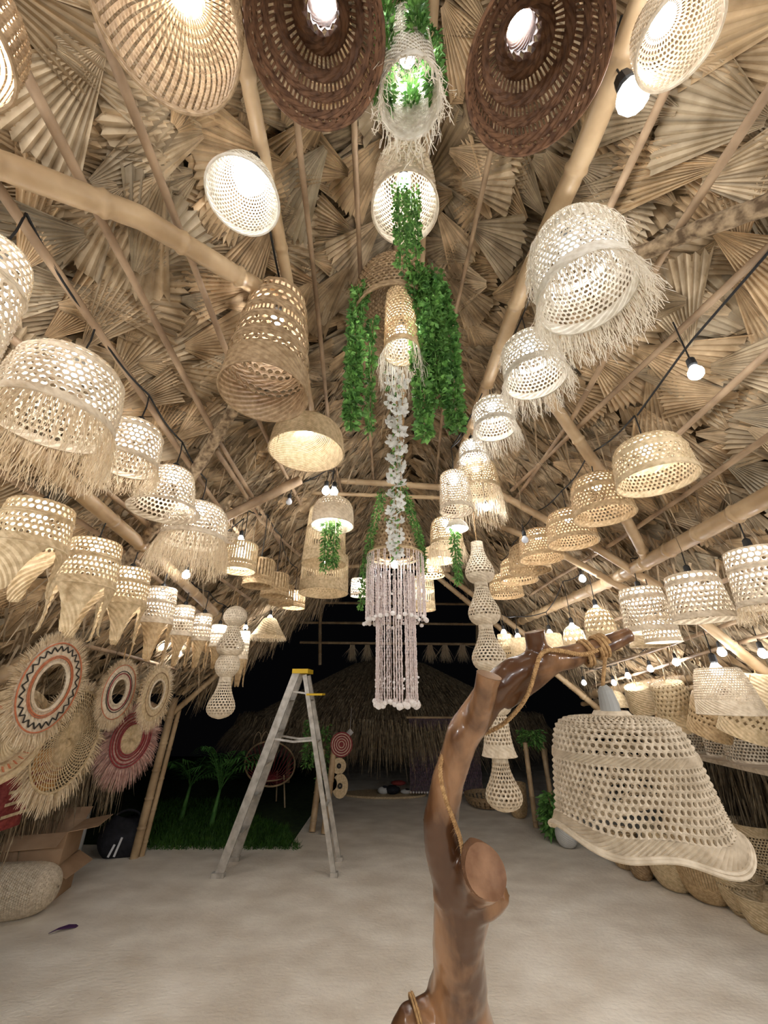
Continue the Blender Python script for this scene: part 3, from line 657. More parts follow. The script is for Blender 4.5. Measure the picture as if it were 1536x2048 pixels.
# --- right cream cylinders
lamp('cream cane cylinder lamp cut off by the right edge', 1500, 1100, 1212, 112, 'cyl', 'cane3', 'cream', gap=.25, cell=.025, row='j', bz=.9, fr=.3, wob=0)
lamp('cream cane cylinder lamp, second from the right edge, above the plate', 1378, 1150, 1240, 106, 'cyl', 'cane2', 'cream', gap=.25, cell=.028, row='j', bz=.9)
lamp('cream cane cylinder lamp above the end of the driftwood branch', 1278, 1178, 1264, 90, 'cyl', 'cane2', 'cream', gap=.25, cell=.027, row='j', bz=.9)
lamp('short cream cylinder lamp peeping out below the one above the branch', 1312, 1232, 1284, 64, 'strt', 'cane2', 'cream', D=2.6, cell=.026, bz=.7)
lamp('low woven shade behind the short cream cylinder on the right', 1292, 1262, 1292, 70, 'dome', 'ribs', 'straw', D=3.2, lit=None)
# --- right far group
lamp('latticed dome lamp behind the branch, right of the twig stump', 1144, 1252, 1308, 44, 'dome', 'bigdia', 'straw', D=3.5, row='k', bz=.95, cell=.03)
lamp('tall latticed dome lamp behind the branch, second on its string', 1192, 1216, 1300, 60, 'dome', 'bigdia', 'straw', D=3.1, row='k', bz=.95, cell=.026)
lamp('plain pale square cornered shade behind the twig stump', 1100, 1268, 1312, 44, 'strt', 'ribs', 'straw', D=3.9, row='k', bz=1.02)
lamp('tall plain pale cylinder shade left of the twig stump', 1036, 1276, 1362, 36, 'strt', 'ribs', 'straw', D=4.0, row='k', bz=1.02)
lamp('narrow brown pierced cylinder beside the right gourd string', 1008, 1268, 1360, 30, 'strt', 'strip', 'straw', D=4.3, row='k', bz=1.02)
lamp('cream shade lit from above, hanging before the baskets on the right wall', 1432, 1336, 1428, 112, 'tcyl', [(0, .1, 'solid'), (.1, .8, 'oval', .6, .55), (.8, 1, 'solid')], 'cream', D=2.35, cell=.014, bz=.95, br=.034)

# unseen fill lights added round the viewer to brighten the floor and foreground
for k, (x, y, z) in enumerate(((-1.6, -.9, 2.0), (-.5, -1.1, 2.25), (.9, -1.0, 2.2), (1.9, -.6, 1.9), (-2.0, .4, 1.8), (2.1, .5, 1.8), (0.2, -2.2, 2.4))):
    ld = bpy.data.lights.new('fill_light', 'POINT'); ld.energy = FILL_W; ld.shadow_soft_size = .06; ld.color = BCOL
    lo = bpy.data.objects.new('fill_light', ld); COL.objects.link(lo); lo.location = (x, y, z)
# bare bulbs
for i, a in enumerate([
 ('bare bulb alone on a batten at the upper right', 1392, 746, .34, None, 'l'), ('bare bulb above the cream cylinders, alone under the thatch on the right', 1165, 1158, .25, None, 'm'),
 ('bare bulb below the beige fringes, left of centre', 372, 1150, .25, None, 'n'), ('bare bulb beside the little pale shade at the left centre', 481, 1080, .2, None, 'n'),
 ('left one of two bare bulbs above the vine dome lamp', 652, 982, None, 2.9, 'o'), ('right one of two bare bulbs above the vine dome lamp', 668, 984, None, 2.88, 'o'),
 ('bare bulb behind the left gourd string', 491, 1256, None, 4.4, None), ('left one of two bare bulbs near the round mirrors', 326, 1294, None, 3.6, None), ('right one of two bare bulbs near the round mirrors', 358, 1308, None, 3.8, None),
 ('first bare bulb of the right wall row, nearest the brace', 1168, 1366, None, 4.6, 'p'), ('second bare bulb of the right wall row, behind the grey socket', 1228, 1366, None, 4.2, 'p'),
 ('third bare bulb of the right wall row', 1256, 1352, None, 3.9, 'p'), ('fourth bare bulb of the right wall row', 1301, 1338, None, 3.5, 'p'), ('fifth bare bulb of the right wall row', 1352, 1325, None, 3.2, 'p'),
 ('bare bulb just above the cream shade on the right wall', 1444, 1305, None, 2.6, 'q'), ('bare bulb at the right edge above the baskets', 1526, 1308, None, 2.4, 'q'),
 ('bare bulb over the chandelier, inside its top ring', 789, 1130, None, 3.3, None), ('small far bulb left of the slatted cylinders', 592, 1198, None, 5.0, None),
 ('small bare bulb at the end of the driftwood row, upper', 1190, 1280, None, 3.4, None)]):
    bare(a[0], a[1], a[2], gap=a[3], D=a[4], row=a[5], r=.026 if i not in (4, 5, 16) else .03, cord=.10 if i else .20, pw=.7)
bare('unlit bulb on the cable left of the vine dome lamp', 578, 1004, D=2.9, r=.024, lit=False, row='o', cord=.07)

# cables that link each row
cab = dict(a='black cable over the big brown bowl lamps at the upper left', b='black cable along the yellow purlin, upper right', c='black cable along the slender purlin left of the ridge', d='black cable down the row of white fringed lamps',
           e='black cable over the vine dome lamp', f='black cable over the left row of beige fringed lamps', g='black cable over the receding straw cylinders', h='black cable over the row of legged lamps',
           i='black cable over the row of brown bowl lamps', j='black cable over the cream cylinder lamps', k='black cable over the pale shades behind the branch', p='black cable carrying the bare bulbs by the right wall', o='black cable below the tie beam', n='black cable past the bare bulbs left of centre')
for k, lab in cab.items():
    T = TOPS.get(k, [])
    if len(T) < 2: continue
    T = sorted(T, key=lambda p: p[1]); pts = []
    for a, b in zip(T[:-1], T[1:]):
        a = np.array(a); b = np.array(b)
        for q in np.linspace(0, 1, 9)[:-1]:
            p = a + (b - a) * q; p[2] -= .06 * math.sin(PI * q) * min(1, np.linalg.norm(b - a)); pts.append(p)
    pts.append(np.array(T[-1]))
    mb = MB(); tube(mb, pts, .0045, 6); base_tags(mb.build('light_cable', M['black'], origin=pts[0]), lab, 'cable')
# straight cable runs lying along two battens
for px, lab in (([(1560, 478), (1376, 690), (1275, 830)], 'black cable clipped along the long batten on the right'), ([(1245, 30), (1195, 200), (1130, 400)], 'black cable hugging the yellow purlin at the top')):
    P = pole_pts(px, .055); Q, t = resample(P, .05); mb = MB(); tube(mb, Q, .005, 6); base_tags(mb.build('light_cable', M['black'], origin=Q[0]), lab, 'cable')

# ------------------------------------------------------------------ greenery on the ridge
def leaves(mb, P, L, wd, dirs=None, dark=(.55, 1.5)):
    n = len(P); P = np.asarray(P, float)
    d = rng.normal(0, 1, (n, 3)) if dirs is None else np.asarray(dirs) + rng.normal(0, .45, (n, 3)); d /= np.linalg.norm(d, axis=1)[:, None]
    s = np.cross(d, rng.normal(0, 1, (n, 3))); s /= np.linalg.norm(s, axis=1)[:, None]; nn = np.cross(d, s)
    Ls = (L * rng.uniform(.7, 1.2, n))[:, None]; Ws = (wd * rng.uniform(.7, 1.2, n))[:, None]
    V = np.stack([P, P + d * Ls * .45 + s * Ws / 2 + nn * Ws * .15, P + d * Ls, P + d * Ls * .45 - s * Ws / 2 + nn * Ws * .15], 1)
    b = np.arange(n)[:, None] * 4
    T = np.repeat(rng.uniform(dark[0], dark[1], n), 4)[:, None] * np.array([1, 1, 1])
    mb.add(V.reshape(-1, 3), np.concatenate([b + np.array([[0, 1, 2]]), b + np.array([[0, 2, 3]])]), T)
def garland(label, pts, rad, n, L=.03, wd=.024, name='leafy_garland', cat='garland', nst=3, needle=False):
    P, t = resample(pts, .02); k = len(P); mb = MB()
    idx = rng.integers(0, k, n); a = rng.uniform(0, 2 * PI, n); rr = rad * np.sqrt(rng.random(n)) * (1 - .35 * idx / k)
    off = np.stack([np.cos(a) * rr, np.sin(a) * rr, rng.normal(0, .01, n)], -1)
    dirs = np.stack([np.cos(a), np.sin(a), np.full(n, -.6 if not needle else -.9)], -1)
    leaves(mb, P[idx] + off, L, wd, dirs)
    root = thing(name, label, cat, P[-1])
    o = mb.build('leaves', M['leaf'], root, tint=True); o.location = tuple(-np.array(P[-1]))
    o.location = (float(-P[-1][0]), float(-P[-1][1]), float(-P[-1][2]))
    mb = MB()
    for q in range(nst):
        of = np.array([math.cos(q * 2.1) * rad * .5, math.sin(q * 2.1) * rad * .5, 0]) if nst > 1 else 0
        tube(mb, P + of, .0025, 4)
    s = mb.build('stem', M['leaf'], root, tint=True); s.location = o.location
    return root
def drop(px, py, py2, D):
    a = atD(px, py, D); return [a, np.array([a[0], a[1], (a[2] + z_at(a, py2)) / 2]), np.array([a[0], a[1], z_at(a, py2)])]
c1 = LR[1][1]
mb = None
a = LR[1][0].location; H1 = LR[1][3]; R1 = LR[1][2]
for k, (ang, l1) in enumerate([(.2, .75), (1.4, .6), (2.6, .8), (3.8, .7), (5.0, .65)]):
    x = a[0] + math.cos(ang) * R1 * .95; y = a[1] + math.sin(ang) * R1 * .95
    garland(('front', 'right', 'rear', 'left', 'inner')[k] + ' green spray draped over the topmost ridge lamp', [(a[0] + math.cos(ang) * R1 * .5, a[1] + math.sin(ang) * R1 * .5, a[2] + H1 * 1.12), (x, y, a[2] + H1 * .98), (x, y, a[2] + H1 * (1 - l1))], .036, 620, .024, .012, needle=True, name='green_spray')
p2 = LR[2][1]; D2 = depth((p2[0], p2[1], p2[2] - .2))
garland('green vine hanging from the egg shaped ridge lamp', drop(800, 370, 525, D2 - .03), .03, 520, .02, .012, name='hanging_vine', cat='vine', needle=True)
garland('second green vine of the egg shaped ridge lamp, right of the first', drop(825, 385, 500, D2 - .02), .025, 380, .02, .012, name='hanging_vine', cat='vine', needle=True)
def gl(label, x0, y0, x1, y1, D, rad, n, x2=None, y2=None):
    a = atD(x0, y0, D); b = atD(x1, y1, D); pts = [a, b]
    if x2: pts.append(np.array([b[0], b[1], z_at(b, y2)]))
    return garland(label, pts, rad, n, .028, .024)
gl('long green garland hanging left of the hood shaped lamp', 722, 575, 712, 640, 1.75, .036, 900, 1, 845)
gl('thin green strand hanging between the left garland and the flowers', 745, 640, 742, 700, 1.78, .016, 220, 1, 862)
gl('thick green garland hugging the right of the hood shaped lamp, leftmost strand', 830, 550, 838, 640, 1.66, .04, 900, 1, 870)
gl('thick green garland right of the hood shaped lamp, middle strand', 850, 550, 866, 620, 1.70, .05, 1200, 1, 800)
gl('outermost green garland on the right of the hood shaped lamp', 868, 560, 893, 650, 1.72, .045, 1100, 1, 850)
gl('short green garland above the hood shaped lamp', 822, 545, 860, 565, 1.68, .04, 400, 1, 640)
garland('pair of green vines hanging from the cane dome lamp, left strand', drop(655, 1042, 1135, 2.88), .03, 300, .04, .014, name='hanging_vine', cat='vine', needle=True)
garland('pair of green vines hanging from the cane dome lamp, right strand', drop(672, 1040, 1130, 2.9), .03, 300, .04, .014, name='hanging_vine', cat='vine', needle=True)
garland('green vine hanging under the small white bowl right of the chandelier', drop(908, 1050, 1160, 2.68), .026, 420, .035, .012, name='hanging_vine', cat='vine', needle=True)
garland('green garland draped down the left side of the chandelier dome', [atD(765, 985, 3.1), atD(745, 1060, 3.12), atD(728, 1140, 3.15), atD(722, 1215, 3.2)], .03, 700, .03, .016)
garland('green garland draped down the right side of the chandelier dome', [atD(805, 975, 3.1), atD(828, 1040, 3.12), atD(845, 1100, 3.15), atD(846, 1140, 3.2)], .03, 700, .03, .016)

# white flower garland
fl = MB()
for k in range(5):
    a0 = k * 2 * PI / 5; ring_p = []
    for q in range(8):
        t = q / 8 * 2 * PI; x = .6 + .42 * math.cos(t); y = .36 * math.sin(t); z = .18 * (x - .3) ** 2 - .05 * abs(math.sin(t)) + .12 * math.cos(t * 2)
        ring_p.append((x * math.cos(a0) - y * math.sin(a0), x * math.sin(a0) + y * math.cos(a0), z))
    cx = (.55 * math.cos(a0), .55 * math.sin(a0), .0)
    fl.add(np.array(ring_p + [cx]), [[q, (q + 1) % 8, 8] for q in range(8)])
blo = fl.build('blossom', M['petal'], smooth=True); blo_me = blo.data; bpy.data.objects.remove(blo)
ftop = atD(790, 745, 1.95); fbot = atD(790, 1110, 2.75)
# flowers hang straight below the fringe lamp and swing out to the chandelier dome
Pf = np.array([atD(792, 745, 1.95), atD(795, 860, 2.15), atD(792, 960, 2.4), atD(790, 1060, 2.6), atD(790, 1112, 2.7)])
root = thing('white_flower_garland', 'long garland of white blossoms hanging down to the bead chandelier', 'garland', Pf[-1])
Q, t = resample(Pf, .02); mb = MB(); tube(mb, Q - Pf[-1], .004, 5); tube(mb, Q - Pf[-1] + np.array([.03, 0, 0]), .003, 5); stem_o = mb.build('stem', M['rope'], root)
mb = MB(); leaves(mb, (Q - Pf[-1])[rng.integers(0, len(Q), 160)] + rng.normal(0, .02, (160, 3)), .035, .02); mb.build('leaves', M['leaf'], root, tint=True)
for k in range(84):
    i = int((k + .5) / 84 * len(Q)) % len(Q); b = bpy.data.objects.new('blossom', blo_me); COL.objects.link(b); b.parent = stem_o
    sc_ = random.uniform(.034, .044); b.scale = (sc_,) * 3
    of = np.array([math.cos(k * 2.4) * .034 * (1 if k % 2 else -1), math.sin(k * 2.4) * .034, random.uniform(-.012, .012)])
    b.location = tuple(float(v) for v in (Q[i] - Pf[-1] + of)); b.rotation_euler = (random.uniform(.6, 2.2), random.uniform(-.8, .8), random.uniform(-.8, .8))

# ------------------------------------------------------------------ chandelier
pc = atD(790, 1112, 3.2); zt = pc[2]
def zc(py): return z_at(pc, py) - zt
Rpx = lambda wpx, D=3.2: wpx / F_PX * D / 2
root = thing('woven_dome_shade', 'tall brown open weave dome shade over the bead chandelier', 'lampshade', (pc[0], pc[1], zt))
mb = MB(); weave(mb, Rpx(96), z_at(pc, 1000) - zt, 'deep', 'lattice', .034, .003, .002); mb.build('shade', M['brown'], root)
mb = MB(); hh = z_at(pc, 1000) - zt; tube(mb, [(0, 0, hh * .95), (0, 0, roof_z(pc[0]) - zt)], .006, 6); mb.build('hanging_cord', M['red'], root)
zb_ = z_at(pc, 1415)
root = thing('bead_chandelier', 'pale pink bead and shell chandelier in two tiers hanging in the middle', 'chandelier', (pc[0], pc[1], zb_))
def beads(mb, R, z0, z1, n, two=True):
    for k in range(n):
        a = 2 * PI * k / n + random.uniform(-.05, .05); x, y = R * math.cos(a), R * math.sin(a); m = max(8, int((z0 - z1) / .022)); ph = random.uniform(0, 6)
        pts = [(x + .0015 * math.sin(i * .9 + ph), y + .0015 * math.cos(i * .7 + ph), z0 + (z1 - z0) * i / (m * 2)) for i in range(m * 2 + 1)]
        tube(mb, pts, [.0052 if i % 2 else .0030 for i in range(m * 2 + 1)], 5)
    return mb
def shells(mb, R, z, n, s=.028):
    for k in range(n):
        a = 2 * PI * k / n; ball(mb, (R * math.cos(a) * random.uniform(.94, 1.08), R * math.sin(a) * random.uniform(.94, 1.08), z + random.uniform(-.02, .02)), s * random.uniform(.7, 1.15), 7, 5, (1, .6, .95))
    return mb
o_ = lambda py: z_at(pc, py) - zb_
RO, RI = Rpx(112), Rpx(72)
mb = MB(); ring(mb, RO, o_(1112), .010); ring(mb, RI, o_(1112), .008); [tube(mb, [(0, 0, o_(1108)), (RO * math.cos(a), RO * math.sin(a), o_(1112))], .006, 5) for a in (0, 1.57, 3.14, 4.71)]
mb.build('frame', M['straw'], root)
beads(MB(), RO, o_(1112), o_(1240), 54).build('outer_bead_curtain', M['bead'], root)
beads(MB(), RI, o_(1150), o_(1405), 40).build('inner_bead_curtain', M['bead'], root)
shells(MB(), RO, o_(1243), 34, .019).build('outer_shell_trim', M['shell'], root)
shells(MB(), RI, o_(1408), 30, .024).build('inner_shell_trim', M['shell'], root)
mb = MB(); [shells(mb, R_, o_(py), n, .009) for R_, py, n in ((RO, 1165, 30), (RO, 1205, 30), (RI, 1360, 26), (RI, 1372, 26), (RI * 1.15, 1235, 26), (RI, 1190, 24))]; mb.build('bead_band', M['shell'], root)

# ------------------------------------------------------------------ gourd strings
def gourds(label, px, segs, D, cord_py, m='cream'):
    a = atD(px, segs[0][0], D); zb = z_at(a, segs[-1][1])
    root = thing('gourd_lantern_string', label, 'lantern string', (a[0], a[1], zb))
    for (y0, y1, wpx, prof) in segs:
        z0, z1 = z_at(a, y0), z_at(a, y1); dd = depth((a[0], a[1], (z0 + z1) / 2)); mb = MB()
        weave(mb, wpx / F_PX * dd / 2 * 1.1, z0 - z1, prof, [(0, .12, 'solid'), (.12, .78, 'oval', .74, .72), (.78, 1, 'solid')] if prof != 'globe' else [(0, .1, 'solid'), (.1, .9, 'oval', .4, .35), (.9, 1, 'solid')], .021, .003, .001)
        g = mb.build('gourd_shade', M[m], root); g.location = (0, 0, float(z1 - zb))
    mb = MB(); tube(mb, [(0, 0, z_at(a, segs[0][0]) - zb - .05), (0, 0, z_at(a, cord_py) - zb)], .003, 5); mb.build('cord', M['rope'], root)
gourds('long string of stacked cream gourd lanterns right of the chandelier', 953, [(1085, 1166, 52, 'gourd'), (1160, 1250, 57, 'gourd'), (1246, 1342, 61, 'gourd'), (1336, 1432, 62, 'gourd'), (1422, 1512, 62, 'mush'), (1506, 1624, 66, 'gend')], 2.9, 1000)
gourds('string of stacked pale gourd lanterns hanging left of the stepladder', 474, [(1212, 1254, 42, 'globe'), (1240, 1312, 48, 'gourd'), (1304, 1358, 44, 'globe'), (1350, 1438, 50, 'gend')], 3.2, 1195)

# ------------------------------------------------------------------ driftwood and its foreground lamp
def pD(px, py, D): return atD(px, py, D)
trunk = [((905, 2150), 1.30, .105), ((900, 2048), 1.27, .092), ((920, 1960), 1.25, .088), ((915, 1880), 1.24, .082), ((925, 1800), 1.24, .088), ((895, 1740), 1.24, .062), ((880, 1650), 1.25, .055), ((895, 1560), 1.26, .052), ((928, 1470), 1.27, .054), ((972, 1400), 1.28, .055), ((1025, 1345), 1.29, .048), ((1080, 1325), 1.30, .044), ((1140, 1315), 1.31, .036), ((1200, 1292), 1.32, .030), ((1262, 1268), 1.33, .026)]
mb = MB()
def seg(L, jit=0):
    P = np.array([pD(p[0], p[1], d) for p, d, r in L]); R_ = np.array([r for p, d, r in L])
    s = np.concatenate([[0], np.cumsum(np.linalg.norm(np.diff(P, axis=0), axis=1))]); t = np.linspace(0, s[-1], max(4, int(s[-1] / .025)))
    def cr(v): return np.interp(t, s, v)
    tube(mb, np.stack([cr(P[:, 0]), cr(P[:, 1]), cr(P[:, 2])], -1), cr(R_), 16)
seg(trunk)
base = pD(905, 2150, 1.30)
tube(mb, [base + np.array([0, 0, .03]), base + np.array([-.01, .03, -.25]), (base[0] - .02, base[1] + .05, .12), (base[0] - .02, base[1] + .05, 0)], [.105, .12, .15, .2], 16)
seg([((905, 1800), 1.24, .066), ((935, 1770), 1.20, .060), ((968, 1748), 1.15, .066), ((992, 1722), 1.08, .068)])                       # sawn stub
seg([((940, 1805), 1.22, .06), ((985, 1798), 1.18, .042), ((1014, 1788), 1.165, .022)])
seg([((948, 1450), 1.26, .046), ((968, 1400), 1.205, .037), ((982, 1330), 1.16, .036)])
seg([((890, 1790), 1.22, .045), ((892, 1755), 1.20, .028)])
seg([((1075, 1345), 1.30, .042), ((1076, 1310), 1.31, .036), ((1066, 1245), 1.33, .034)])
seg([((1090, 1330), 1.30, .04), ((1100, 1300), 1.28, .022)])
seg([((1000, 1400), 1.29, .04), ((1060, 1362), 1.31, .04), ((1100, 1330), 1.31, .035)])
seg([((905, 2100), 1.26, .10), ((850, 2055), 1.22, .07), ((815, 2048), 1.20, .045), ((800, 2100), 1.2, .05)])
seg([((960, 2100), 1.26, .07), ((935, 1990), 1.24, .06)])
root = thing('driftwood_trunk', 'varnished brown driftwood trunk rising in the foreground with a branch reaching right', 'driftwood', (base[0] - .02, base[1] + .05, 0))
raw = mb.build('wood', M['wood'], None)
rm = raw.modifiers.new('r', 'REMESH'); rm.mode = 'VOXEL'; rm.voxel_size = .008
sm = raw.modifiers.new('s', 'SMOOTH'); sm.iterations = 5; sm.factor = .6
tx = bpy.data.textures.new('knots', 'CLOUDS'); tx.noise_scale = .11; dm = raw.modifiers.new('d', 'DISPLACE'); dm.texture = tx; dm.strength = .016; dm.mid_level = .5
dg = bpy.context.evaluated_depsgraph_get(); me = bpy.data.meshes.new_from_object(raw.evaluated_get(dg)); bpy.data.objects.remove(raw)
# saw off the stub faces
import bmesh
bm = bmesh.new(); bm.from_mesh(me)
def saw(c, n, rad):
    c = Vector(tuple(c)); n = Vector(tuple(n)).normalized()
    for v in bm.verts:
        d = (v.co - c).dot(n)
        if d > 0 and (v.co - c - n * d).length < rad: v.co -= n * d
FN = np.array([.42, -.80, .42]); FN /= np.linalg.norm(FN); FC = pD(978, 1745, 1.135)
saw(FC, FN, .12)
saw(pD(980, 1350, 1.17), (.25, -.35, 1), .07)
saw(pD(1068, 1262, 1.33), (-.2, -.2, 1), .07)
saw(pD(1258, 1268, 1.33), (1, .1, .35), .06)
bm.to_mesh(me); bm.free()
for p in me.polygons: p.use_smooth = True
me.materials.clear(); me.materials.append(M['wood']); me.materials.append(M['cutwood'])
for p in me.polygons:
    c_ = np.array(p.center)
    if abs((c_ - FC).dot(FN)) < .006 and np.linalg.norm(c_ - FC) < .09 and np.array(p.normal).dot(FN) > .9: p.material_index = 1; p.use_smooth = False
wo = bpy.data.objects.new('trunk', me); COL.objects.link(wo); wo.parent = root; wo.location = (-root.location[0], -root.location[1], 0)
def rope(label, pix, r=.006, name='jute_rope', strandn=3):
    P = chaikin(np.array([pD(*p) for p in pix]), 3); Q, t = resample(P, .004); T = np.gradient(Q, axis=0); T /= np.linalg.norm(T, axis=1)[:, None]
    A = np.cross(T, [0.3, 1, 0.2]); A /= np.linalg.norm(A, axis=1)[:, None]; B = np.cross(T, A); mb = MB()
    for k in range(strandn):
        w_ = t / .022 * 2 * PI + k * 2 * PI / strandn
        tube(mb, Q + (A * np.cos(w_)[:, None] + B * np.sin(w_)[:, None]) * r * .55, r * .55, 5)
    n = int(len(Q) * .7); i = rng.integers(0, len(Q), n); d = rng.normal(0, 1, (n, 3)); blades(mb, Q[i], d, .022, .0009, 3, .3)
    o = mb.build(name, M['rope'], origin=Q[0]); return base_tags(o, label, 'rope')
rope('frayed jute rope running down the driftwood trunk to the sawn stub', [(1195, 1300, 1.27), (1165, 1312, 1.26), (1120, 1300, 1.25), (1082, 1300, 1.24), (1070, 1345, 1.235), (1055, 1395, 1.24), (1018, 1440, 1.27), (985, 1462, 1.31), (940, 1475, 1.35), (895, 1490, 1.30), (878, 1530, 1.22), (886, 1585, 1.18), (905, 1635, 1.175), (922, 1680, 1.17), (928, 1725, 1.165)], .007)
def coil(label, c, ax, R0, n, r):
    c = np.array(c); ax = np.array(ax, float); ax /= np.linalg.norm(ax); u = np.cross(ax, [0, 0, 1]); u /= np.linalg.norm(u); v = np.cross(ax, u)
    t = np.linspace(0, n * 2 * PI, n * 20); P = c + np.outer(np.cos(t), u) * R0 + np.outer(np.sin(t), v) * R0 + np.outer(t / (2 * PI) * r * 2.0 - n * r, ax)
    mb = MB(); tube(mb, P, r, 6); i = rng.integers(0, len(P), 120); blades(mb, P[i], rng.normal(0, 1, (120, 3)), .02, .001, 2, .3)
    base_tags(mb.build('rope_knot', M['rope'], origin=c), label, 'rope')
coil('jute rope knotted round the branch near its end', pD(1200, 1293, 1.32), pD(1262, 1268, 1.33) - pD(1140, 1315, 1.31), .036, 3, .0065)
coil('jute rope turns on the branch left of the knot', pD(1172, 1306, 1.315), pD(1262, 1268, 1.33) - pD(1140, 1315, 1.31), .040, 2, .006)
coil('rope tied low round the driftwood root at the bottom', pD(838, 2058, 1.21), (1, .2, .3), .075, 2, .004)

# foreground lamp
hp = pD(1210, 1405, 1.24)
ztop = z_at(hp, 1432); zbot = z_at(hp, 1664); 
root = thing('woven_pendant_lamp', 'large unlit open weave lamp with a wavy rim hanging from the driftwood branch', 'lampshade', (hp[0] + .012, hp[1], zbot))
H_ = ztop - zbot; mb = MB()
p = [(0, .16), (0, .46), (.02, .66), (.08, .79), (.28, .87), (.60, .93), (.85, .97), (.95, 1.01), (1, 1.07)]
rza = weave(mb, .220, H_, p, [(0, .06, 'solid'), (.06, .50, 'oval', .70, .70), (.50, .55, 'solid', 0, 0, .5), (.55, .90, 'oval', .70, .70), (.90, 1, 'solid', 0, 0, .5)], .0165, .006, .0030, wob=.06)
uu = np.linspace(0, 1, 91)
for v_ in (1.0, .985): tube(mb, rza.ev(uu, np.full(91, v_), 0.0), .0052, 6, cap=False)
mb.build('shade', M['beige'], root)
mb = MB(); ring(mb, .045, H_ + .004, .012); ring(mb, .05, H_ - .004, .010); mb.build('top_ring', M['cream'], root)
mb = MB(); tube(mb, [(0, 0, H_ - .01), (0, 0, H_ + .035), (-.004, 0, H_ + .075), (-.008, 0, H_ + .088)], [.030, .0285, .022, .012], 16); mb.build('socket', M['greypl'], root)
kp = pD(1200, 1296, 1.31) - np.array([hp[0] + .012, hp[1], zbot]); kp = kp + np.array([0.0, -.02, -.03])
mb = MB(); tube(mb, [(-.008, 0, H_ + .085), (kp * .5 + np.array([-.008, 0, H_ + .085]) * .5).tolist(), kp.tolist()], .006, 8); mb.build('cord', M['rope'], root)

# ------------------------------------------------------------------ stepladder
f1 = atZ(432, 1755); f2 = atZ(668, 1754); r1_ = atZ(462, 1722); r2_ = atZ(669, 1722)
topc = atY(606, 1345, (f1[1] + f2[1]) / 2 + .12)
root = thing('stepladder', 'old paint spattered stepladder with a yellow top standing open', 'ladder', (topc[0], topc[1], 0)); o0 = np.array([topc[0], topc[1], 0])
zt_ = topc[2]; dy = .13
def LP(x, y, z): return (np.array([x, y, z]) - o0)
A0, A1 = np.array([f1[0] + .02, f1[1], 0]), np.array([topc[0] - .05, topc[1] - dy, zt_])
B0, B1 = np.array([f1[0] + .02, r1_[1], 0]), np.array([topc[0] - .05, topc[1] + dy, zt_])
C0, C1 = np.array([f2[0], f2[1], 0]), np.array([topc[0] + .05, topc[1] - dy * .9, zt_ - .03])
D0, D1 = np.array([f2[0], r2_[1], 0]), np.array([topc[0] + .05, topc[1] + dy * .9, zt_ - .03])
for a_, b_, wd in ((A0, A1, .085), (B0, B1, .085), (C0, C1, .05), (D0, D1, .05)):
    mb = MB(); bar(mb, a_ - o0, b_ - o0, wd, .028); mb.build('rail', M['alu'], root)
    mb = MB(); box(mb, (a_ - o0) + np.array([0, 0, .02]), (wd * 1.5, .06, .04)); mb.build('foot', M['alu'], root)
for k in range(1, 6):
    t = k / 6; a_ = A0 + (A1 - A0) * t; b_ = B0 + (B1 - B0) * t; mb = MB(); bar(mb, a_ - o0, b_ - o0, .075, .02, (1, 0, 0)); mb.build('step', M['alu'], root)
for k in (.3, .62, .85):
    mb = MB(); bar(mb, C0 + (C1 - C0) * k - o0, D0 + (D1 - D0) * k - o0, .03, .012); mb.build('rear_brace', M['alu'], root)
for (aa, bb) in ((A0 + (A1 - A0) * .635, C0 + (C1 - C0) * .635), (B0 + (B1 - B0) * .635, D0 + (D1 - D0) * .635)):
    mb = MB(); mid = (aa + bb) / 2 - np.array([0, 0, .025]); bar(mb, aa - o0, mid - o0, .022, .01, (0, 0, 1)); bar(mb, mid - o0, bb - o0, .022, .01, (0, 0, 1)); mb.build('spreader', M['alu'], root)
mb = MB(); bar(mb, A0 + (A1 - A0) * .89 - o0, C0 + (C1 - C0) * .89 - o0, .02, .01, (0, 0, 1)); mb.build('upper_brace', M['alu'], root)
mb = MB(); box(mb, (0, 0, zt_ + .01), (.19, .34, .05)); mb.build('top_cap', M['yellow'], root)
mb = MB(); bx_ = C0 + (C1 - C0) * .885 - o0; box(mb, bx_ + np.array([.085, .08, .0]), (.19, .22, .022)); mb.build('tray', M['yellow'], root)

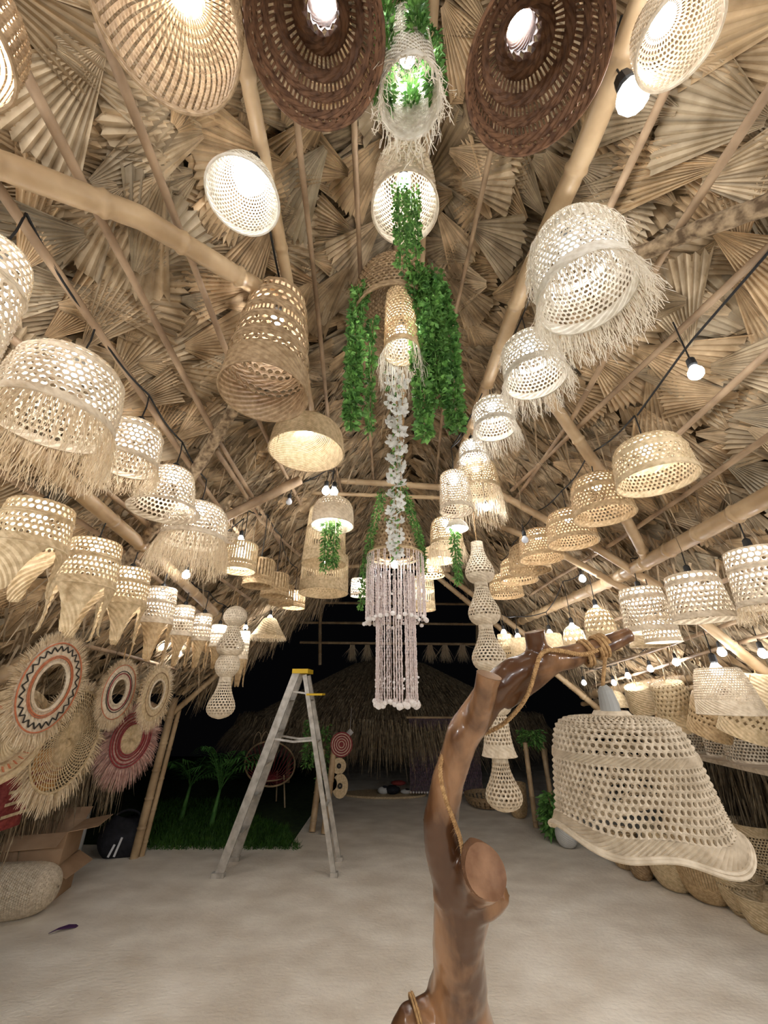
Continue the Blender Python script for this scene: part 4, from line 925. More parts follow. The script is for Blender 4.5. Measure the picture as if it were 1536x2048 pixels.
# ------------------------------------------------------------------ left wall: round mirrors, hats, bags
def disc_mat(label, px, py, wpx, hpx, D, kind, name='fringed_mirror'):
    c = atD(px, py, D); R = hpx / F_PX * depth(c) / 2 * .82
    yawn = math.acos(max(.15, min(1, wpx / hpx)))       # turn about the vertical to match the narrow look
    root = thing(name, label, 'mirror' if 'mirror' in name else 'wall hanging', c, rot=(0, 0, PI / 2 - .0))
    # local frame: disc in y-z plane, facing +x ; turned so that it is seen obliquely
    vd = math.atan2(c[1], c[0]); fac = vd + PI + yawn * .97
    root.rotation_euler = (0, 0, fac)
    def annulus(r0, r1, x, amp=.0015, n=72, rows=4):
        mb = MB(); a = np.arange(n) * 2 * PI / n; V = []
        for i in range(rows + 1):
            r = r0 + (r1 - r0) * i / rows; off = x + amp * np.where((np.arange(n) + i) % 2, 1, -1) + .006 * math.sin(PI * i / rows)
            V.append(np.stack([off, r * np.cos(a), r * np.sin(a)], -1))
        V = np.concatenate(V); q = [[i * n + j, i * n + (j + 1) % n, (i + 1) * n + (j + 1) % n, (i + 1) * n + j] for i in range(rows) for j in range(n)]
        mb.add(V, q); mb.add(V - np.array([.01, 0, 0]), q); return mb
    def radial(r0, L, n, m, nm='fringe', dz=0.25, wd=.006):
        mb = MB(); a = rng.uniform(0, 2 * PI, n); d = np.stack([rng.normal(0, .10, n), np.cos(a), np.sin(a)], -1)
        blades(mb, d * r0 * np.array([0, 1, 1]), d, L, wd, 3, .09, g=dz, dark=(1, 1)); mb.build(nm, m, root)
    def circ(r, t, x, m, nm):
        a = np.linspace(0, 2 * PI, 61); mb = MB(); tube(mb, np.stack([np.full(61, x), r * np.cos(a), r * np.sin(a)], -1), t, 5, cap=False); mb.build(nm, m, root)
    if kind == 'zig':
        annulus(R * .50, R * .98, 0).build('woven_rim', M['cream'], root)
        radial(R * .95, R * .30, 1500, M['fringe'], dz=.1)
        circ(R * .50, .008, .006, M['cream'], 'inner_edge'); circ(R * .60, .004, .009, M['rust'], 'rust_band'); circ(R * .64, .003, .009, M['rust'], 'rust_band'); circ(R * .92, .004, .009, M['rust'], 'rust_band')
        n = 26 * 2; mb = MB(); pts = [(.010, (R * (.74 if k % 2 else .86)) * math.cos(k * 2 * PI / n), (R * (.74 if k % 2 else .86)) * math.sin(k * 2 * PI / n)) for k in range(n + 1)]
        tube(mb, resample(pts, .008)[0], .0035, 5); mb.build('zigzag_band', M['ink'], root)
    elif kind == 'rings':
        annulus(R * .45, R * .95, 0).build('woven_rim', M['cream'], root); radial(R * .92, R * .32, 1100, M['fringe'])
        circ(R * .45, .008, .006, M['cream'], 'inner_edge'); circ(R * .62, .004, .009, M['maroon'], 'maroon_band'); circ(R * .70, .003, .009, M['ink'], 'dark_band'); circ(R * .92, .003, .009, M['rust'], 'rust_band')
    elif kind == 'plain':
        annulus(R * .50, R * .95, 0).build('woven_rim', M['straw'], root); radial(R * .92, R * .32, 1000, M['fringe']); circ(R * .5, .008, .006, M['cream'], 'inner_edge'); circ(R * .75, .004, .009, M['brown'], 'brown_band')
    elif kind == 'web':
        mb = MB(); n = 64
        for k in range(n):
            a0 = 2 * PI * k / n; pts = [(.004, R * s * math.cos(a0 + s * .9), R * s * math.sin(a0 + s * .9)) for s in np.linspace(.16, .95, 8)]
            tube(mb, pts, .0035, 4)
        for s in np.linspace(.2, .95, 11):
            a = np.linspace(0, 2 * PI, 61); tube(mb, np.stack([np.full(61, 0), R * s * np.cos(a), R * s * np.sin(a)], -1), .0035, 4, cap=False)
        mb.build('openwork', M['straw'], root); annulus(.002, R * .2, 0).build('centre', M['straw'], root); circ(R * .97, .007, .004, M['straw'], 'rim'); radial(R * .95, R * .34, 900, M['fringe'], wd=.012)
    elif kind == 'red':
        annulus(.002, R * .40, .0).build('centre', M['straw'], root); annulus(R * .40, R * .75, 0).build('woven_band', M['pinkf'], root)
        for r_, m_ in ((.42, 'maroon'), (.48, 'maroon'), (.56, 'red'), (.66, 'maroon'), (.74, 'maroon')): circ(R * r_, .0055, .010, M[m_], 'maroon_band')
        radial(R * .72, R * .48, 1900, M['pinkf'], wd=.007, dz=.3)
    elif kind == 'hat':
        annulus(.002, R * .55, .0, rows=8).build('crown', M['straw'], root); annulus(R * .52, R, 0, rows=8).build('brim', M['straw'], root)
        circ(R * .55, .005, .012, M['brown'], 'brown_band'); circ(R * .82, .004, .010, M['brown'], 'brown_band')
        n = 70; mb = MB(); [bar(mb, (.012, R * .62 * math.cos(k * 2 * PI / n), R * .62 * math.sin(k * 2 * PI / n)), (.012, R * .74 * math.cos(k * 2 * PI / n + .05), R * .74 * math.sin(k * 2 * PI / n + .05)), .012, .003) for k in range(n) if k % 2]; mb.build('pattern_band', M['rust'], root)
    mb = MB(); tube(mb, [(-.02, 0, R * .5), (-.03, 0, R * 1.55)], .004, 4); mb.build('hanger', M['rope'], root)
    return root
disc_mat('largest round fringed mirror frame with a black zigzag and rust bands', 100, 1372, 118, 215, 2.1, 'zig')
disc_mat('round fringed mirror frame with maroon rings, middle one of the three frames', 237, 1383, 66, 130, 2.85, 'rings')
disc_mat('plain fringed mirror frame beside the corner post', 313, 1388, 56, 128, 3.15, 'plain')
disc_mat('cream openwork disc with spiral ribs and a ragged fringe, below the mirrors', 137, 1478, 118, 222, 2.5, 'web', name='woven_wall_disc')
disc_mat('dusty pink round hanging with maroon rings and a shaggy fringe', 262, 1478, 108, 158, 3.1, 'red', name='woven_wall_disc')
disc_mat('wide woven straw hat shape with a rust pattern at the left edge', 10, 1472, 170, 215, 2.0, 'hat', name='woven_hat')
# left thatch skirt wall and the dark wall behind it
mb = MB(); n = 3200; P = np.stack([rng.uniform(-3.65, -3.3, n), rng.uniform(2.2, 5.6, n), rng.uniform(.75, 1.55, n)], -1)
blades(mb, P, np.tile([0.05, 0, -1.0], (n, 1)), .55, .014, spread=.10, g=.0)
o = mb.build('wall_left', M['hut'], tint=True); o['kind'] = 'structure'
mb = MB(); box(mb, (-3.9, 2.3, .9), (.08, 6.8, 1.8)); o = mb.build('wall_left_backing', M['backing']); o.name = 'wall_left.001'; o['kind'] = 'structure'
# coloured woven bags in the shade
for k, (px, py, w_, h_, m_, lab) in enumerate([(30, 1560, 90, 120, 'maroon', 'dark red woven bag standing behind the boxes at the left edge'), (85, 1540, 80, 70, 'orange', 'orange striped woven bag hanging behind the openwork disc'), (20, 1600, 70, 90, 'red', 'red woven bag with stripes low at the left edge')]):
    c = atX(px, py, -3.25 + .1 * k); dd = depth(c); W_, H__ = w_ / F_PX * dd, h_ / F_PX * dd
    root = thing('woven_bag', lab, 'bag', (c[0], c[1], c[2] - H__ / 2)); mb = MB(); nn = 24
    V = []; 
    for i in range(9):
        t = i / 8; ww = W_ / 2 * (1 - .12 * t)
        for j in range(nn): a = j * 2 * PI / nn; V.append((.07 * math.cos(a) * (1 - .3 * t) + .002 * (-1) ** (i + j), ww * np.sign(math.sin(a)) * abs(math.sin(a)) ** .6, H__ * t))
    mb.add(V, [[i * nn + j, i * nn + (j + 1) % nn, (i + 1) * nn + (j + 1) % nn, (i + 1) * nn + j] for i in range(8) for j in range(nn)]); mb.build('body', M[m_], root)
    mb = MB()
    for q in range(3):
        z_ = H__ * (.25 + .22 * q); bar(mb, (.074, -W_ * .42, z_), (.074, W_ * .42, z_), .006, .02, (1, 0, 0))
    mb.build('stripe', M['straw' if k != 1 else 'red'], root)
    mb = MB(); tube(mb, [(.03, W_ * .25 * math.cos(a), H__ + .12 * math.sin(a)) for a in np.linspace(0, PI, 10)], .006, 6); mb.build('handle', M['ink'], root)

# cardboard boxes
def cbox(label, c, s, rz, flaps):
    root = thing('cardboard_box', label, 'box', c, rot=(0, 0, rz)); X, Y, Z = s; t = .005; mb = MB()
    box(mb, (0, -Y / 2, Z / 2), (X, t, Z)); box(mb, (0, Y / 2, Z / 2), (X, t, Z)); box(mb, (-X / 2, 0, Z / 2), (t, Y, Z)); box(mb, (X / 2, 0, Z / 2), (t, Y, Z)); box(mb, (0, 0, t / 2), (X, Y, t))
    mb.build('body', M['cardboard'], root)
    for (sx, sy, ang, L) in flaps:
        mb = MB(); n = np.array([sx, sy, 0.0]); a = np.array([sx * X / 2, sy * Y / 2, Z]); tdir = np.array([-sy, sx, 0]); half = (Y if sx else X) / 2 * .98
        d = n * math.cos(ang) + np.array([0, 0, 1]) * math.sin(ang)
        V = [a - tdir * half, a + tdir * half, a + tdir * half + d * L, a - tdir * half + d * L]; u = np.cross(tdir, d) * .005
        mb.add(V + [v + u for v in V], [[0, 1, 2, 3], [4, 7, 6, 5], [0, 4, 5, 1], [1, 5, 6, 2], [2, 6, 7, 3], [3, 7, 4, 0]]); mb.build('flap', M['cardboard'], root)
b1 = atZ(30, 1775)
bz_ = np.array([-3.34, 4.52, 0])
cbox('lower cardboard box under the open one on the left', bz_, (.50, .46, .28), .18, [(1, 0, -.5, .16), (0, -1, -1.1, .15)])
cbox('upper open cardboard box with a raised flap on the left', bz_ + np.array([.02, 0, .285]), (.47, .42, .24), .30, [(1, 0, .12, .24), (0, -1, -.35, .18), (-1, 0, .9, .16), (0, 1, .5, .16)])
# capsized basket at the left edge
c = atZ(18, 1848); root = thing('woven_basket_or_shade', 'cream woven lampshade lying on its side on the floor at the left edge', 'lampshade', (c[0] - .02, c[1] + .1, .175), rot=(PI / 2, 0, PI / 2 + .25))
mb = MB(); weave(mb, .19, .52, 'dome', [(0, .3, 'oval', .3, .3), (.3, .35, 'solid'), (.35, .95, 'oval', .35, .35), (.95, 1, 'solid')], .018, .004, .002); o = mb.build('shade', M['cream'], root); o.location = (0, 0, -.28)
# purple petal
c = atZ(125, 1862); mb = MB(); pts = [(0, .0), (.06, .012), (.13, .035), (.18, .03), (.19, 0), (.17, -.025), (.12, -.022), (.05, -.006)]
V = [(x - .09, y, .012 + .012 * math.sin(x * 20)) for x, y in pts]; V2 = [(x, y, z - .004) for x, y, z in V]
mb.addF(V + V2, [list(range(8)), list(range(15, 7, -1))] + [[i, (i + 1) % 8, 8 + (i + 1) % 8, 8 + i] for i in range(8)]); o = mb.build('fallen_petal', M['purpleleaf'], loc=c); o.rotation_euler = (0, 0, .75); base_tags(o, 'single dark purple leaf lying on the concrete at lower left', 'leaf')
# black bag and pipe
c = atZ(228, 1718); root = thing('sports_bag', 'black bag with white stripes on the floor beside the corner post', 'bag', (c[0], c[1] + .1, 0), rot=(0, 0, .25))
mb = MB(); n1, n2 = 20, 9; V = []
for i in range(n2):
    t = i / (n2 - 1); k = math.sin(PI * min(1, .12 + t * .80)) ** .45
    for j in range(n1): a = j * 2 * PI / n1; V.append((.26 * k * np.sign(math.cos(a)) * abs(math.cos(a)) ** .6, .13 * k * np.sign(math.sin(a)) * abs(math.sin(a)) ** .6, .36 * t + .03 * math.sin(a * 2) * t))
mb.addF(V, [[i * n1 + j, i * n1 + (j + 1) % n1, (i + 1) * n1 + (j + 1) % n1, (i + 1) * n1 + j] for i in range(n2 - 1) for j in range(n1)] + [[(n2 - 1) * n1 + j for j in range(n1)]]); mb.build('body', M['cloth'], root, smooth=True)
for x_ in (-.06, 0.0): mb = MB(); bar(mb, (x_ - .02, -.138, .03), (x_ + .02, -.138, .20 + x_), .022, .006, (1, 0, 0)); mb.build('white_stripe', M['stripe'], root)
mb = MB(); tube(mb, [(.15 * math.cos(a), -.03, .33 + .10 * math.sin(a)) for a in np.linspace(0, PI, 12)], .012, 6); mb.build('handle', M['cloth'], root)
a_ = atZ(153, 1714); b_ = atY(178, 1615, a_[1]); mb = MB(); tube(mb, [a_, (a_ + b_) / 2, b_], .035, 14); base_tags(mb.build('white_pipe', M['plastic'], origin=a_, smooth=True), 'white plastic pipe standing between the boxes and the black bag', 'pipe')

# ------------------------------------------------------------------ right wall and baskets
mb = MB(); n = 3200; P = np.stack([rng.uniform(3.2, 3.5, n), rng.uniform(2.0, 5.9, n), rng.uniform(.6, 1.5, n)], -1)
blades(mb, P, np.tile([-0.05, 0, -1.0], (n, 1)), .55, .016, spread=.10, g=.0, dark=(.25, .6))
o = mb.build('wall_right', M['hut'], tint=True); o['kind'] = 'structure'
mb = MB(); box(mb, (3.65, 2.6, .95), (.08, 7.0, 1.9)); o = mb.build('x', M['backing']); o.name = 'wall_right.001'; o['kind'] = 'structure'
def basket(label, c, R, H, prof='cone', sty='basket', m='straw', rot=(0, 0, 0), cell=.022, name='woven_basket_or_shade', group=None, cat='basket', part='body', hang=None):
    root = thing(name, label, cat, c, group, rot); mb = MB(); rza = weave(mb, R, H, prof, STY[sty] if isinstance(sty, str) else sty, cell, .004, .002)
    r0, z0 = rza(0); ring(mb, r0, z0, .006); mb.build(part, M[m], root)
    if hang is not None:
        mb = MB(); tube(mb, [(0, 0, H * .97), (0, 0, hang)], .0035, 4); mb.build('cord', M['rope'], root)
    return root
def fbasket(label, px, py, ptop, wpx, dx=0, z0=0.0, xy=None, **k):
    c = atZ(px, py) if xy is None else np.array([xy[0], xy[1], 0]); c = c + np.array([0, .12, 0]) if xy is None else c
    if z0 == 'px': z0 = z_at(c, py)
    R = wpx / F_PX * depth((c[0], c[1], .2)) / 2; H = z_at(c, ptop) - z0
    return basket(label, (c[0], c[1], z0), R, H, **k), c, H
fbasket('upright bundle basket farthest left in the floor row on the right', 1268, 1745, 1660, 56, prof='pot', sty='lath', m='honey')
fbasket('small plain brown pot basket on the floor under the foreground lamp', 1301, 1768, 1700, 44, prof='pot', sty='ribs', m='brown')
fbasket('egg shaped plain straw basket on the floor, second from the right end', 1374, 1790, 1660, 92, prof='egg', sty='ribs', m='straw', cell=.016)
fbasket('egg shaped basket with vertical stripes on the floor, largest of the row', 1446, 1815, 1650, 112, prof='egg', sty=[(0, .2, 'solid'), (.2, .6, 'slit', .12, .95, 1.4, 8), (.6, 1, 'solid')], m='honey', cell=.016)
_, cS, hS = fbasket('tapered openwork basket on the floor at the right edge, lowest of its stack', 1520, 1848, 1752, 86, prof='cone', sty='basket', m='straw')
_, cQ, hQ = fbasket('plain straw basket in the corner at the right frame edge, on the floor', 1560, 1880, 1790, 76, prof='cone', sty='ribs', m='straw')
cS2 = (cS[0] + .02, cS[1] + .32)
for (p0, p1, wpx, lab, st) in ((1800, 1752, 90, 'hidden lower straw basket of the rear stack at the right', 'ribs'), (1755, 1700, 92, 'smooth banded straw basket in the middle of the rear right stack', 'ribs'), (1700, 1600, 96, 'tall openwork straw basket topping the rear stack at the right', 'basket')):
    c = np.array([cS2[0], cS2[1], 0]); z0 = z_at(c, p0) if p0 != 1800 else 0; H = z_at(c, p1) - z0; R = wpx / F_PX * depth((c[0], c[1], .3)) / 2
    basket(lab, (c[0], c[1], z0), R, H, 'cone', st, 'straw')
c = np.array([cS[0] + .30, cS[1] + .05, 0]); z0 = z_at(c, 1760)
basket('broad straw basket at the right edge, lower of the edge stack', (c[0], c[1], 0), .16, z0, 'cone', 'ribs', 'straw')
basket('broad pierced straw basket at the right edge, upper of the edge stack', (c[0], c[1], z0), .19, z_at(c, 1645) - z0, 'cone', 'loose', 'straw')
# bench rail and second row behind
mb = MB(); a_ = atX(1300, 1487, 2.78); b_ = atX(1560, 1542, 2.62); bar(mb, a_, b_ + np.array([0, -.2, 0]), .34, .03, (1, 0, 0)); base_tags(mb.build('wall_shelf', M['plank'], origin=a_), 'wooden plank shelf on the right wall holding square woven shades', 'shelf')
sh = lambda px: atX(px, 1503 + (px - 1370) * .21, 2.72)
for (px, w_, h_, lab, st) in ((1338, 46, 44, 'short pale shade at the left end of the wall shelf', 'ribs'), (1396, 66, 42, 'low square cornered woven shade left on the wall shelf', 'lattice'), (1446, 48, 42, 'low woven shade in the middle of the wall shelf', 'cane'), (1510, 84, 50, 'wide low woven shade at the right end of the wall shelf', 'cane')):
    c = sh(px) + np.array([0, 0, .02]); dd = depth(c); basket(lab, c, w_ / F_PX * dd / 2, h_ / F_PX * dd, 'strt', st, 'cream', name='woven_basket_or_shade', cat='basket', part='shade')  # woven lampshades, filed under the basket category
for (px, py, w_, h_, X, lab, st, m_, rot, pr) in (
    (1238, 1400, 44, 30, 2.5, 'small pale straw dome hanging behind the grey socket', 'ribs', 'straw', (0, 0, 0), 'flat'),
    (1292, 1396, 58, 46, 2.5, 'striped straw shade hanging tilted left of the openwork basket', 'ribs', 'straw', (.25, -.3, 0), 'cyl'),
    (1338, 1432, 46, 90, 2.4, 'tall narrow woven cone hanging under the right plate', 'basket', 'honey', (.1, .15, 0), 'tcyl'),
    (1368, 1412, 74, 84, 2.35, 'openwork straw basket hanging upside down below the right plate', 'open', 'straw', (.15, -.25, 0), 'cyl'),
    (1418, 1432, 72, 76, 2.3, 'brown woven cylinder hanging with its dark mouth towards the viewer', 'basket', 'honey', (.35, .2, 0), 'strt'),
    (1486, 1438, 82, 70, 2.2, 'broad straw basket with diamond openings hanging at the right', 'open', 'straw', (.3, .25, 0), 'cyl'),
    (1530, 1400, 70, 90, 2.35, 'plain straw shade hanging behind the cream lit shade, right edge', 'ribs', 'straw', (.1, .1, 0), 'cyl')):
    c = atX(px, py + h_ / 2, X); dd = depth(c); H = h_ / F_PX * dd; basket(lab, c, w_ / F_PX * dd / 2, H, pr, st, m_, rot, name='woven_basket_or_shade', cat='basket', part='shade', hang=max(H + .05, 1.83 - c[2]))  # hanging mix of lampshades and baskets, all in the basket category
c = atX(1336, 1545, 2.8)
basket('shadowed woven basket standing on a ledge behind the foreground lamp', (c[0], c[1], 0), .13, c[2] + .1, 'pot', 'ribs', 'honey')

# ------------------------------------------------------------------ outside: hut, plants, chair, curtain
hc = np.array([-.15, 11.9, 0]); HRd = 3.9
mb = MB(); n = 15000
u = rng.random(n); rr = HRd * (1 - .75 * u ** 1.3); a = rng.uniform(PI, 2 * PI, n) ; z = .98 + (HRd - rr) * .48
P = np.stack([hc[0] + rr * np.cos(a), hc[1] + rr * np.sin(a), z + .05], -1); dn = np.stack([np.cos(a), np.sin(a), np.full(n, -.75)], -1)
blades(mb, P, dn, .60, .014, spread=.10, g=.35)
n = 3500; a = rng.uniform(PI, 2 * PI, n); rj = HRd * rng.uniform(.93, 1.01, n)
P = np.stack([hc[0] + rj * np.cos(a), hc[1] + rj * np.sin(a), .98 + rng.uniform(0, .25, n)], -1); blades(mb, P, np.stack([np.cos(a) * .35, np.sin(a) * .35, np.full(n, -1)], -1), .42, .014, spread=.08)
root = thing('thatched_hut', 'round hut with a shaggy grass roof in the dark behind', 'hut', (hc[0], hc[1], 0))
o = mb.build('thatch_roof', M['hut'], root, tint=True); o.location = (-hc[0], -hc[1], 0); o['kind'] = 'stuff'
mb = MB(); nseg = 48; V = [(0, 0, 2.85)] + [(HRd * .97 * math.cos(2 * PI * k / nseg), HRd * .97 * math.sin(2 * PI * k / nseg), 1.0) for k in range(nseg)]
mb.addF(V, [[0, 1 + k, 1 + (k + 1) % nseg] for k in range(nseg)]); mb.build('roof_core', M['backing'], root)
for k, aa in enumerate((3.5, 4.0, 5.0, 5.6)):
    mb = MB(); tube(mb, [(HRd * .82 * math.cos(aa), HRd * .82 * math.sin(aa), 0), (HRd * .82 * math.cos(aa), HRd * .82 * math.sin(aa), 1.2)], .05, 10); mb.build('post', M['batten'], root)
# dark frame with pennants beyond
p0 = atY(640, 1240, 9.5); p1_ = atY(985, 1245, 9.5)
for (ya, lab) in ((1205, 'upper'), (1245, 'middle'), (1285, 'lower')):
    bamboo([atY(600, ya, 9.5 + .0), atY(1000, ya + 4, 9.5)], .03, lab + ' horizontal rail of the dark upper storey beyond the hut', name='bamboo_rail', cat='rail')
for k, px in enumerate((640, 790, 955)):
    bamboo([atY(px, 1330, 9.5), atY(px, 1190, 9.5)], .04, ('left', 'middle', 'right')[k] + ' upright pole of the dark upper storey beyond the hut', cat='pole')
for k, px in enumerate((705, 735, 860, 890, 925)):
    c = atY(px, 1290, 9.4); mb = MB(); s_ = .14
    P = rng.uniform(-.05, .05, (150, 3)) * np.array([1, .4, .1]) + c; blades(mb, P, rng.normal(0, .22, (150, 3)) + np.array([0, 0, -1]), .38, .012, g=0, spread=.1)
    base_tags(mb.build('raffia_tassel', M['fringe'], origin=c), ('first', 'second', 'third', 'fourth', 'fifth')[k] + ' pale raffia tassel from the left on the dark far rail', 'tassel')
# curtain
ca, cb = atY(818, 1435, 8.25), atY(952, 1435, 8.25); mb = MB(); zb0 = z_at(ca, 1586)
for k in range(54):
    t = k / 53; x, y = ca[0] + (cb[0] - ca[0]) * t, 8.25; zz = np.linspace(ca[2], max(.02, zb0), 40)
    tube(mb, np.stack([x + .004 * np.sin(np.arange(40) + k), np.full(40, y) + .01 * np.sin(np.arange(40) * .5 + k), zz], -1), [.009 if i % 2 else .005 for i in range(40)], 4)
root = thing('bead_curtain', 'dusky purple bead curtain hanging in the hut doorway', 'curtain', (ca[0], 8.25, max(.02, zb0)))
o = mb.build('bead_strings', M['purple'], root); o.location = (-root.location[0], -8.25, -root.location[2]); o['kind'] = 'stuff'
mb = MB(); [ball(mb, ((cb[0] - ca[0]) * k / 26, 0, .01), .02, 6, 4) for k in range(27)]; mb.build('shell_trim', M['shell'], root)
mb = MB(); tube(mb, [(-.05, 0, ca[2] - root.location[2]), (cb[0] - ca[0] + .05, 0, ca[2] - root.location[2])], .02, 8); mb.build('rod', M['bamboo'], root)
# low round plinth with shoes/bundles
c = atZ(770, 1590); root = thing('round_floor_mat', 'low pale round mat at the hut entrance', 'mat', (c[0], c[1], 0)); mb = MB(); ann = np.arange(40) * 2 * PI / 40
mb.addF([(0.75 * math.cos(a), .30 * math.sin(a), z) for z in (0, .03) for a in ann], [list(range(40, 80))] + [[j, (j + 1) % 40, 40 + (j + 1) % 40, 40 + j] for j in range(40)]); mb.build('mat', M['straw'], root)
for k, (px, m_, lab, s_) in enumerate([(767, 'clay', 'grey shoe with a black top on the round mat', (.11, .07, .06)), (785, 'cloth', 'black bundle in the middle of the round mat', (.14, .1, .07)), (797, 'red', 'dark red folded cloth on top of the black bundle', (.14, .09, .04)), (812, 'clay', 'pale shoe at the right of the round mat', (.10, .06, .04))]):
    q = atZ(px, 1588, .03); mb = MB(); ball(mb, (0, 0, s_[2] * .9), 1, 12, 8, s_); z0 = .03 if k != 2 else .16
    root = thing(('shoe', 'cloth_bundle', 'folded_cloth', 'shoe')[k], lab, ('shoe', 'bundle', 'cloth', 'shoe')[k], (q[0], q[1], z0)); mb.build('body', M[m_], root, smooth=True)
    if k in (0, 3): mb = MB(); ball(mb, (.02, 0, s_[2] * 1.5), 1, 10, 6, (s_[0] * .5, s_[1] * .7, s_[2] * .6)); mb.build('collar', M['cloth'], root, smooth=True)
# diamond ornament
c = atY(700, 1465, 8.0); mb = MB(); s_ = .065; mb.add([(0, 0, s_), (s_, 0, 0), (0, s_ * .4, 0), (-s_, 0, 0), (0, -s_ * .4, 0), (0, 0, -s_)], [[0, 4, 1], [0, 1, 2], [0, 2, 3], [0, 3, 4], [5, 1, 4], [5, 2, 1], [5, 3, 2], [5, 4, 3]])
tube(mb, [(0, 0, s_), (0, .15, .40)], .003, 4)
base_tags(mb.build('diamond_ornament', M['shell'], origin=None, loc=c), 'small pale diamond shaped ornament hanging before the hut eave', 'ornament')
# two bamboo posts with discs and plants
for k, (bx, by, tx_, ty_, lab) in enumerate(((624, 1664, 645, 1500, 'left bamboo post standing behind the stepladder'), (648, 1668, 672, 1470, 'right bamboo post standing behind the stepladder'))):
    a_ = atZ(bx, by); b_ = atY(tx_, ty_, a_[1] + .3); bamboo([a_, b_], .045, lab)
for k, (px, py, r_, lab) in enumerate(((683, 1489, 22, 'dark red and cream ringed round tray on the post behind the ladder'), (678, 1532, 14, 'small cream disc with a dark centre below the ringed tray'), (662, 1568, 12, 'lowest small cream disc with a dark centre'), (680, 1572, 16, 'oval woven tray beside the lowest disc'))):
    c = atY(px, py, 6.55); R = r_ / F_PX * depth(c); root = thing('woven_tray', lab, 'tray', c); mb = MB(); nn = 36
    a = np.arange(nn) * 2 * PI / nn; V = [(0, 0, 0)] + [(R * math.cos(q), 0, R * math.sin(q) * (1.3 if k == 3 else 1)) for q in a] + [(R * math.cos(q), .02, R * math.sin(q) * (1.3 if k == 3 else 1)) for q in a]
    mb.addF(V, [[0, 1 + (j + 1) % nn, 1 + j] for j in range(nn)] + [[1 + j, 1 + (j + 1) % nn, 1 + nn + (j + 1) % nn, 1 + nn + j] for j in range(nn)]); mb.build('plate', M['straw' if k else 'maroon'], root)
    mb = MB(); th_ = np.linspace(0, 2 * PI, 37)
    for s_ in ((.25, .45, .65, .85) if k == 0 else (.2,)): tube(mb, np.stack([R * s_ * np.cos(th_), np.full(37, -.004), R * s_ * np.sin(th_)], -1), .006 if k == 0 else .014, 5, cap=False)
    mb.build('ring', M['cream' if k == 0 else 'ink'], root)
# plants
def vinepot(label, px, py0, py1, Y, n=350, L=.07, rad=.10):
    a_ = atY(px, py0, Y); b_ = np.array([a_[0], a_[1], z_at(a_, py1)]); garland(label, [a_, b_], rad, n, L, L * .35, name='hanging_plant', cat='plant')
vinepot('leafy climber on the left post behind the ladder', 622, 1440, 1530, 6.7)
vinepot('leafy climber on the right post behind the ladder', 650, 1450, 1560, 6.75, 260)
vinepot('green plant under the hut eave, right of the gourd string', 1060, 1462, 1490, 7.0, 260, .09, .2)
vinepot('dark leafy plant beside the right poles near the foreground lamp', 1098, 1585, 1660, 6.2, 300, .14, .12)
def palm(label, px, py, Hh, nf, spread):
    c = atZ(px, py); root = thing('palm_plant', label, 'plant', (c[0], c[1], 0)); mb = MB(); tube(mb, [(0, 0, 0), (.02, 0, .2), (.05, 0, .42)], [.035, .028, .018], 10); mb.build('stem', M['palm'], root)
    for k in range(nf):
        a = k * 2 * PI / nf + random.uniform(-.3, .3); el = random.uniform(.85, 1.45); L = Hh * random.uniform(.8, 1.1); mb = MB(); P = []
        for i in range(13):
            t = i / 12; P.append((.05 + math.cos(a) * math.cos(el) * L * t * (1 + .5 * t), math.sin(a) * math.cos(el) * L * t * (1 + .5 * t), .40 + math.sin(el) * L * t - .34 * L * t ** 2.4))
        P = np.array(P); tube(mb, P, np.linspace(.008, .003, 13), 5); T = np.gradient(P, axis=0)
        for i in range(2, 13):
            for q in range(1):
                for s in (-1, 1):
                    d = T[i] / np.linalg.norm(T[i]); sd = np.cross(d, [0, 0, 1]); sd /= np.linalg.norm(sd) + 1e-9
                    dd = d * .75 + sd * s * .8 + np.array([0, 0, -.28]); dd /= np.linalg.norm(dd); p0 = P[i] - T[i] * .5 * q; LL = .36 * math.sin(PI * (.2 + .75 * i / 13)); up = np.array([0, 0, 1.0])
                    wv = np.cross(dd, up); wv /= np.linalg.norm(wv); V = [p0, p0 + dd * LL * .5 + wv * .013, p0 + dd * LL + np.array([0, 0, -.06]), p0 + dd * LL * .5 - wv * .013]
                    mb.add(V, [[0, 1, 2, 3]])
        mb.build('frond', M['palm'], root)
palm('small green palm growing in the grass left of the ladder', 422, 1652, .85, 12, 1)
palm('second small palm low behind the corner post', 362, 1640, .6, 8, 1)
mb = MB(); n = 9000; P = []
while len(P) < n:
    px, py = random.uniform(296, 600), random.uniform(1600, 1700)
    lim = 600 - (1700 - py) * .25 - 10 * math.sin(px * .1)
    if px < lim and not (px > 480 and py < 1622 + (px - 480) * .35): P.append(atZ(px, py))
P = np.array(P); P[:, 2] = -.02; blades(mb, P, np.tile([0, 0, 1.0], (n, 1)), .12, .012, spread=.35, g=.25, dark=(.5, 1.3))
o = mb.build('lawn_grass', M['grass']); base_tags(o, 'dark green lawn at the edge of the concrete on the left', 'grass', kind='stuff')
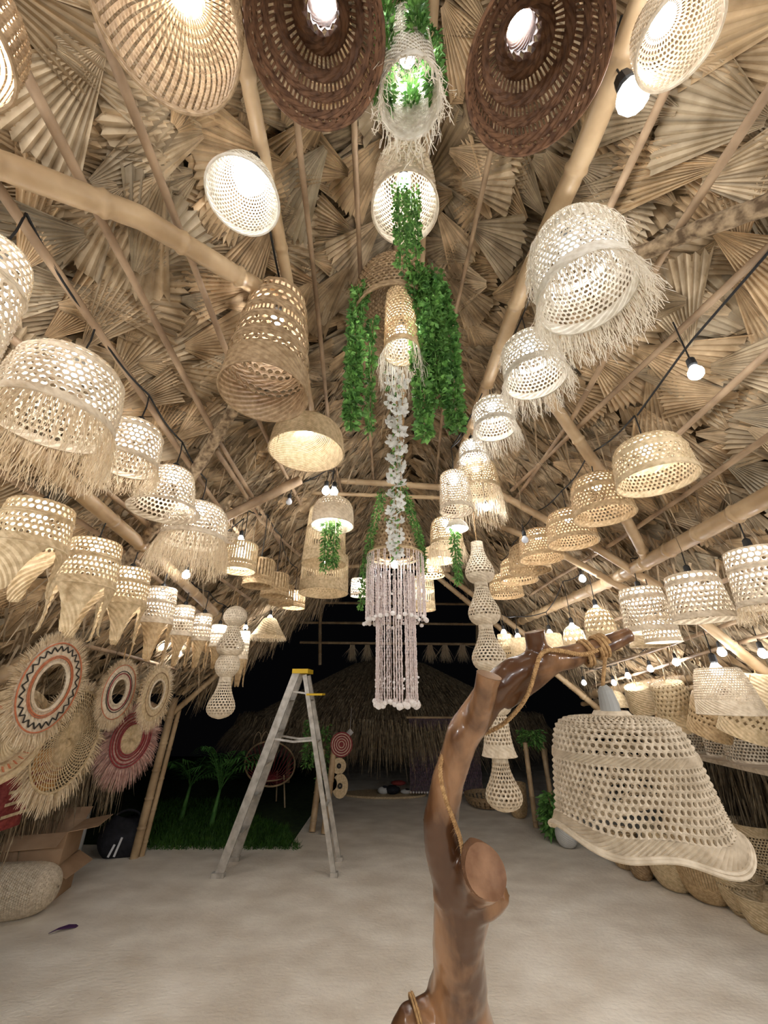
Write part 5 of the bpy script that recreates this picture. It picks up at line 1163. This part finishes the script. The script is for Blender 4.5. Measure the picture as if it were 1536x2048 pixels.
# chair outside
c = atZ(520, 1622); c = c + np.array([0, .3, 0]); root = thing('round_wire_chair', 'round cane lounge chair standing in the dark left of the ladder', 'chair', (c[0], c[1], 0), rot=(0, 0, .5))
mb = MB(); a = np.linspace(0, 2 * PI, 41); RR = .42
rimP = np.stack([RR * np.cos(a), RR * np.sin(a) * .8 + .0, .60 + .28 * np.sin(a)], -1); tube(mb, rimP, .014, 6, cap=False); mb.build('rim', M['bamboo'], root)
mb = MB(); [tube(mb, [(RR * math.cos(q), RR * math.sin(q) * .8, .60 + .28 * math.sin(q)), (RR * .5 * math.cos(q), RR * .4 * math.sin(q) - .03, .42 + .1 * math.sin(q)), (0, -.05, .36)], .007, 5) for q in np.linspace(0, 2 * PI, 29)[:-1]]; mb.build('seat', M['maroon'], root)
mb = MB(); tube(mb, np.stack([.22 * np.cos(a), .2 * np.sin(a) - .04, np.full(41, .38)], -1), .01, 5, cap=False); mb.build('seat_ring', M['bamboo'], root)
for (x_, y_) in ((-.25, -.25), (.25, -.25), (-.22, .22), (.22, .22)): mb = MB(); tube(mb, [(x_, y_, 0), (x_ * .8, y_ * .8, .44)], .012, 6); mb.build('leg', M['bamboo'], root)
mb = MB(); [tube(mb, [(-.26 + .13 * k + .065 * (1 + math.cos(q)) - .0, .32, .86 + .18 * math.sin(q)) for q in np.linspace(0, PI, 9)], .008, 5) for k in range(4)]; mb.build('back_hoops', M['bamboo'], root)
# right background: drum, poles, pot
c = atZ(985, 1622); basket('dark carved drum shaped basket behind the lowest gourd lantern', (c[0], c[1] + .3, 0), .38, .16, 'pot', 'lath', 'brown', cell=.05, name='drum_basket')
for k, (bx, by, tx_, ty_) in enumerate(((1072, 1655, 1050, 1485), (1110, 1640, 1082, 1475), (1100, 1600, 1090, 1495))):
    a_ = atZ(bx, by); b_ = atY(tx_, ty_, a_[1] + .1); bamboo([a_, b_], .035, ('nearest', 'middle', 'farthest')[k] + ' leaning bamboo pole in the dark, right of the gourd string')
c = atZ(1045, 1640); basket('tall pale woven bin standing in the dark behind the driftwood', (c[0], c[1] + .15, 0), .15, .42, 'pot', 'ribs', 'honey')
c = atZ(1135, 1700); basket('round pale grey pot on the floor left of the basket row', (c[0] + .05, c[1] + .1, 0), .13, .2, 'egg', 'ribs', 'clay', cell=.02, name='round_pot', cat='pot')
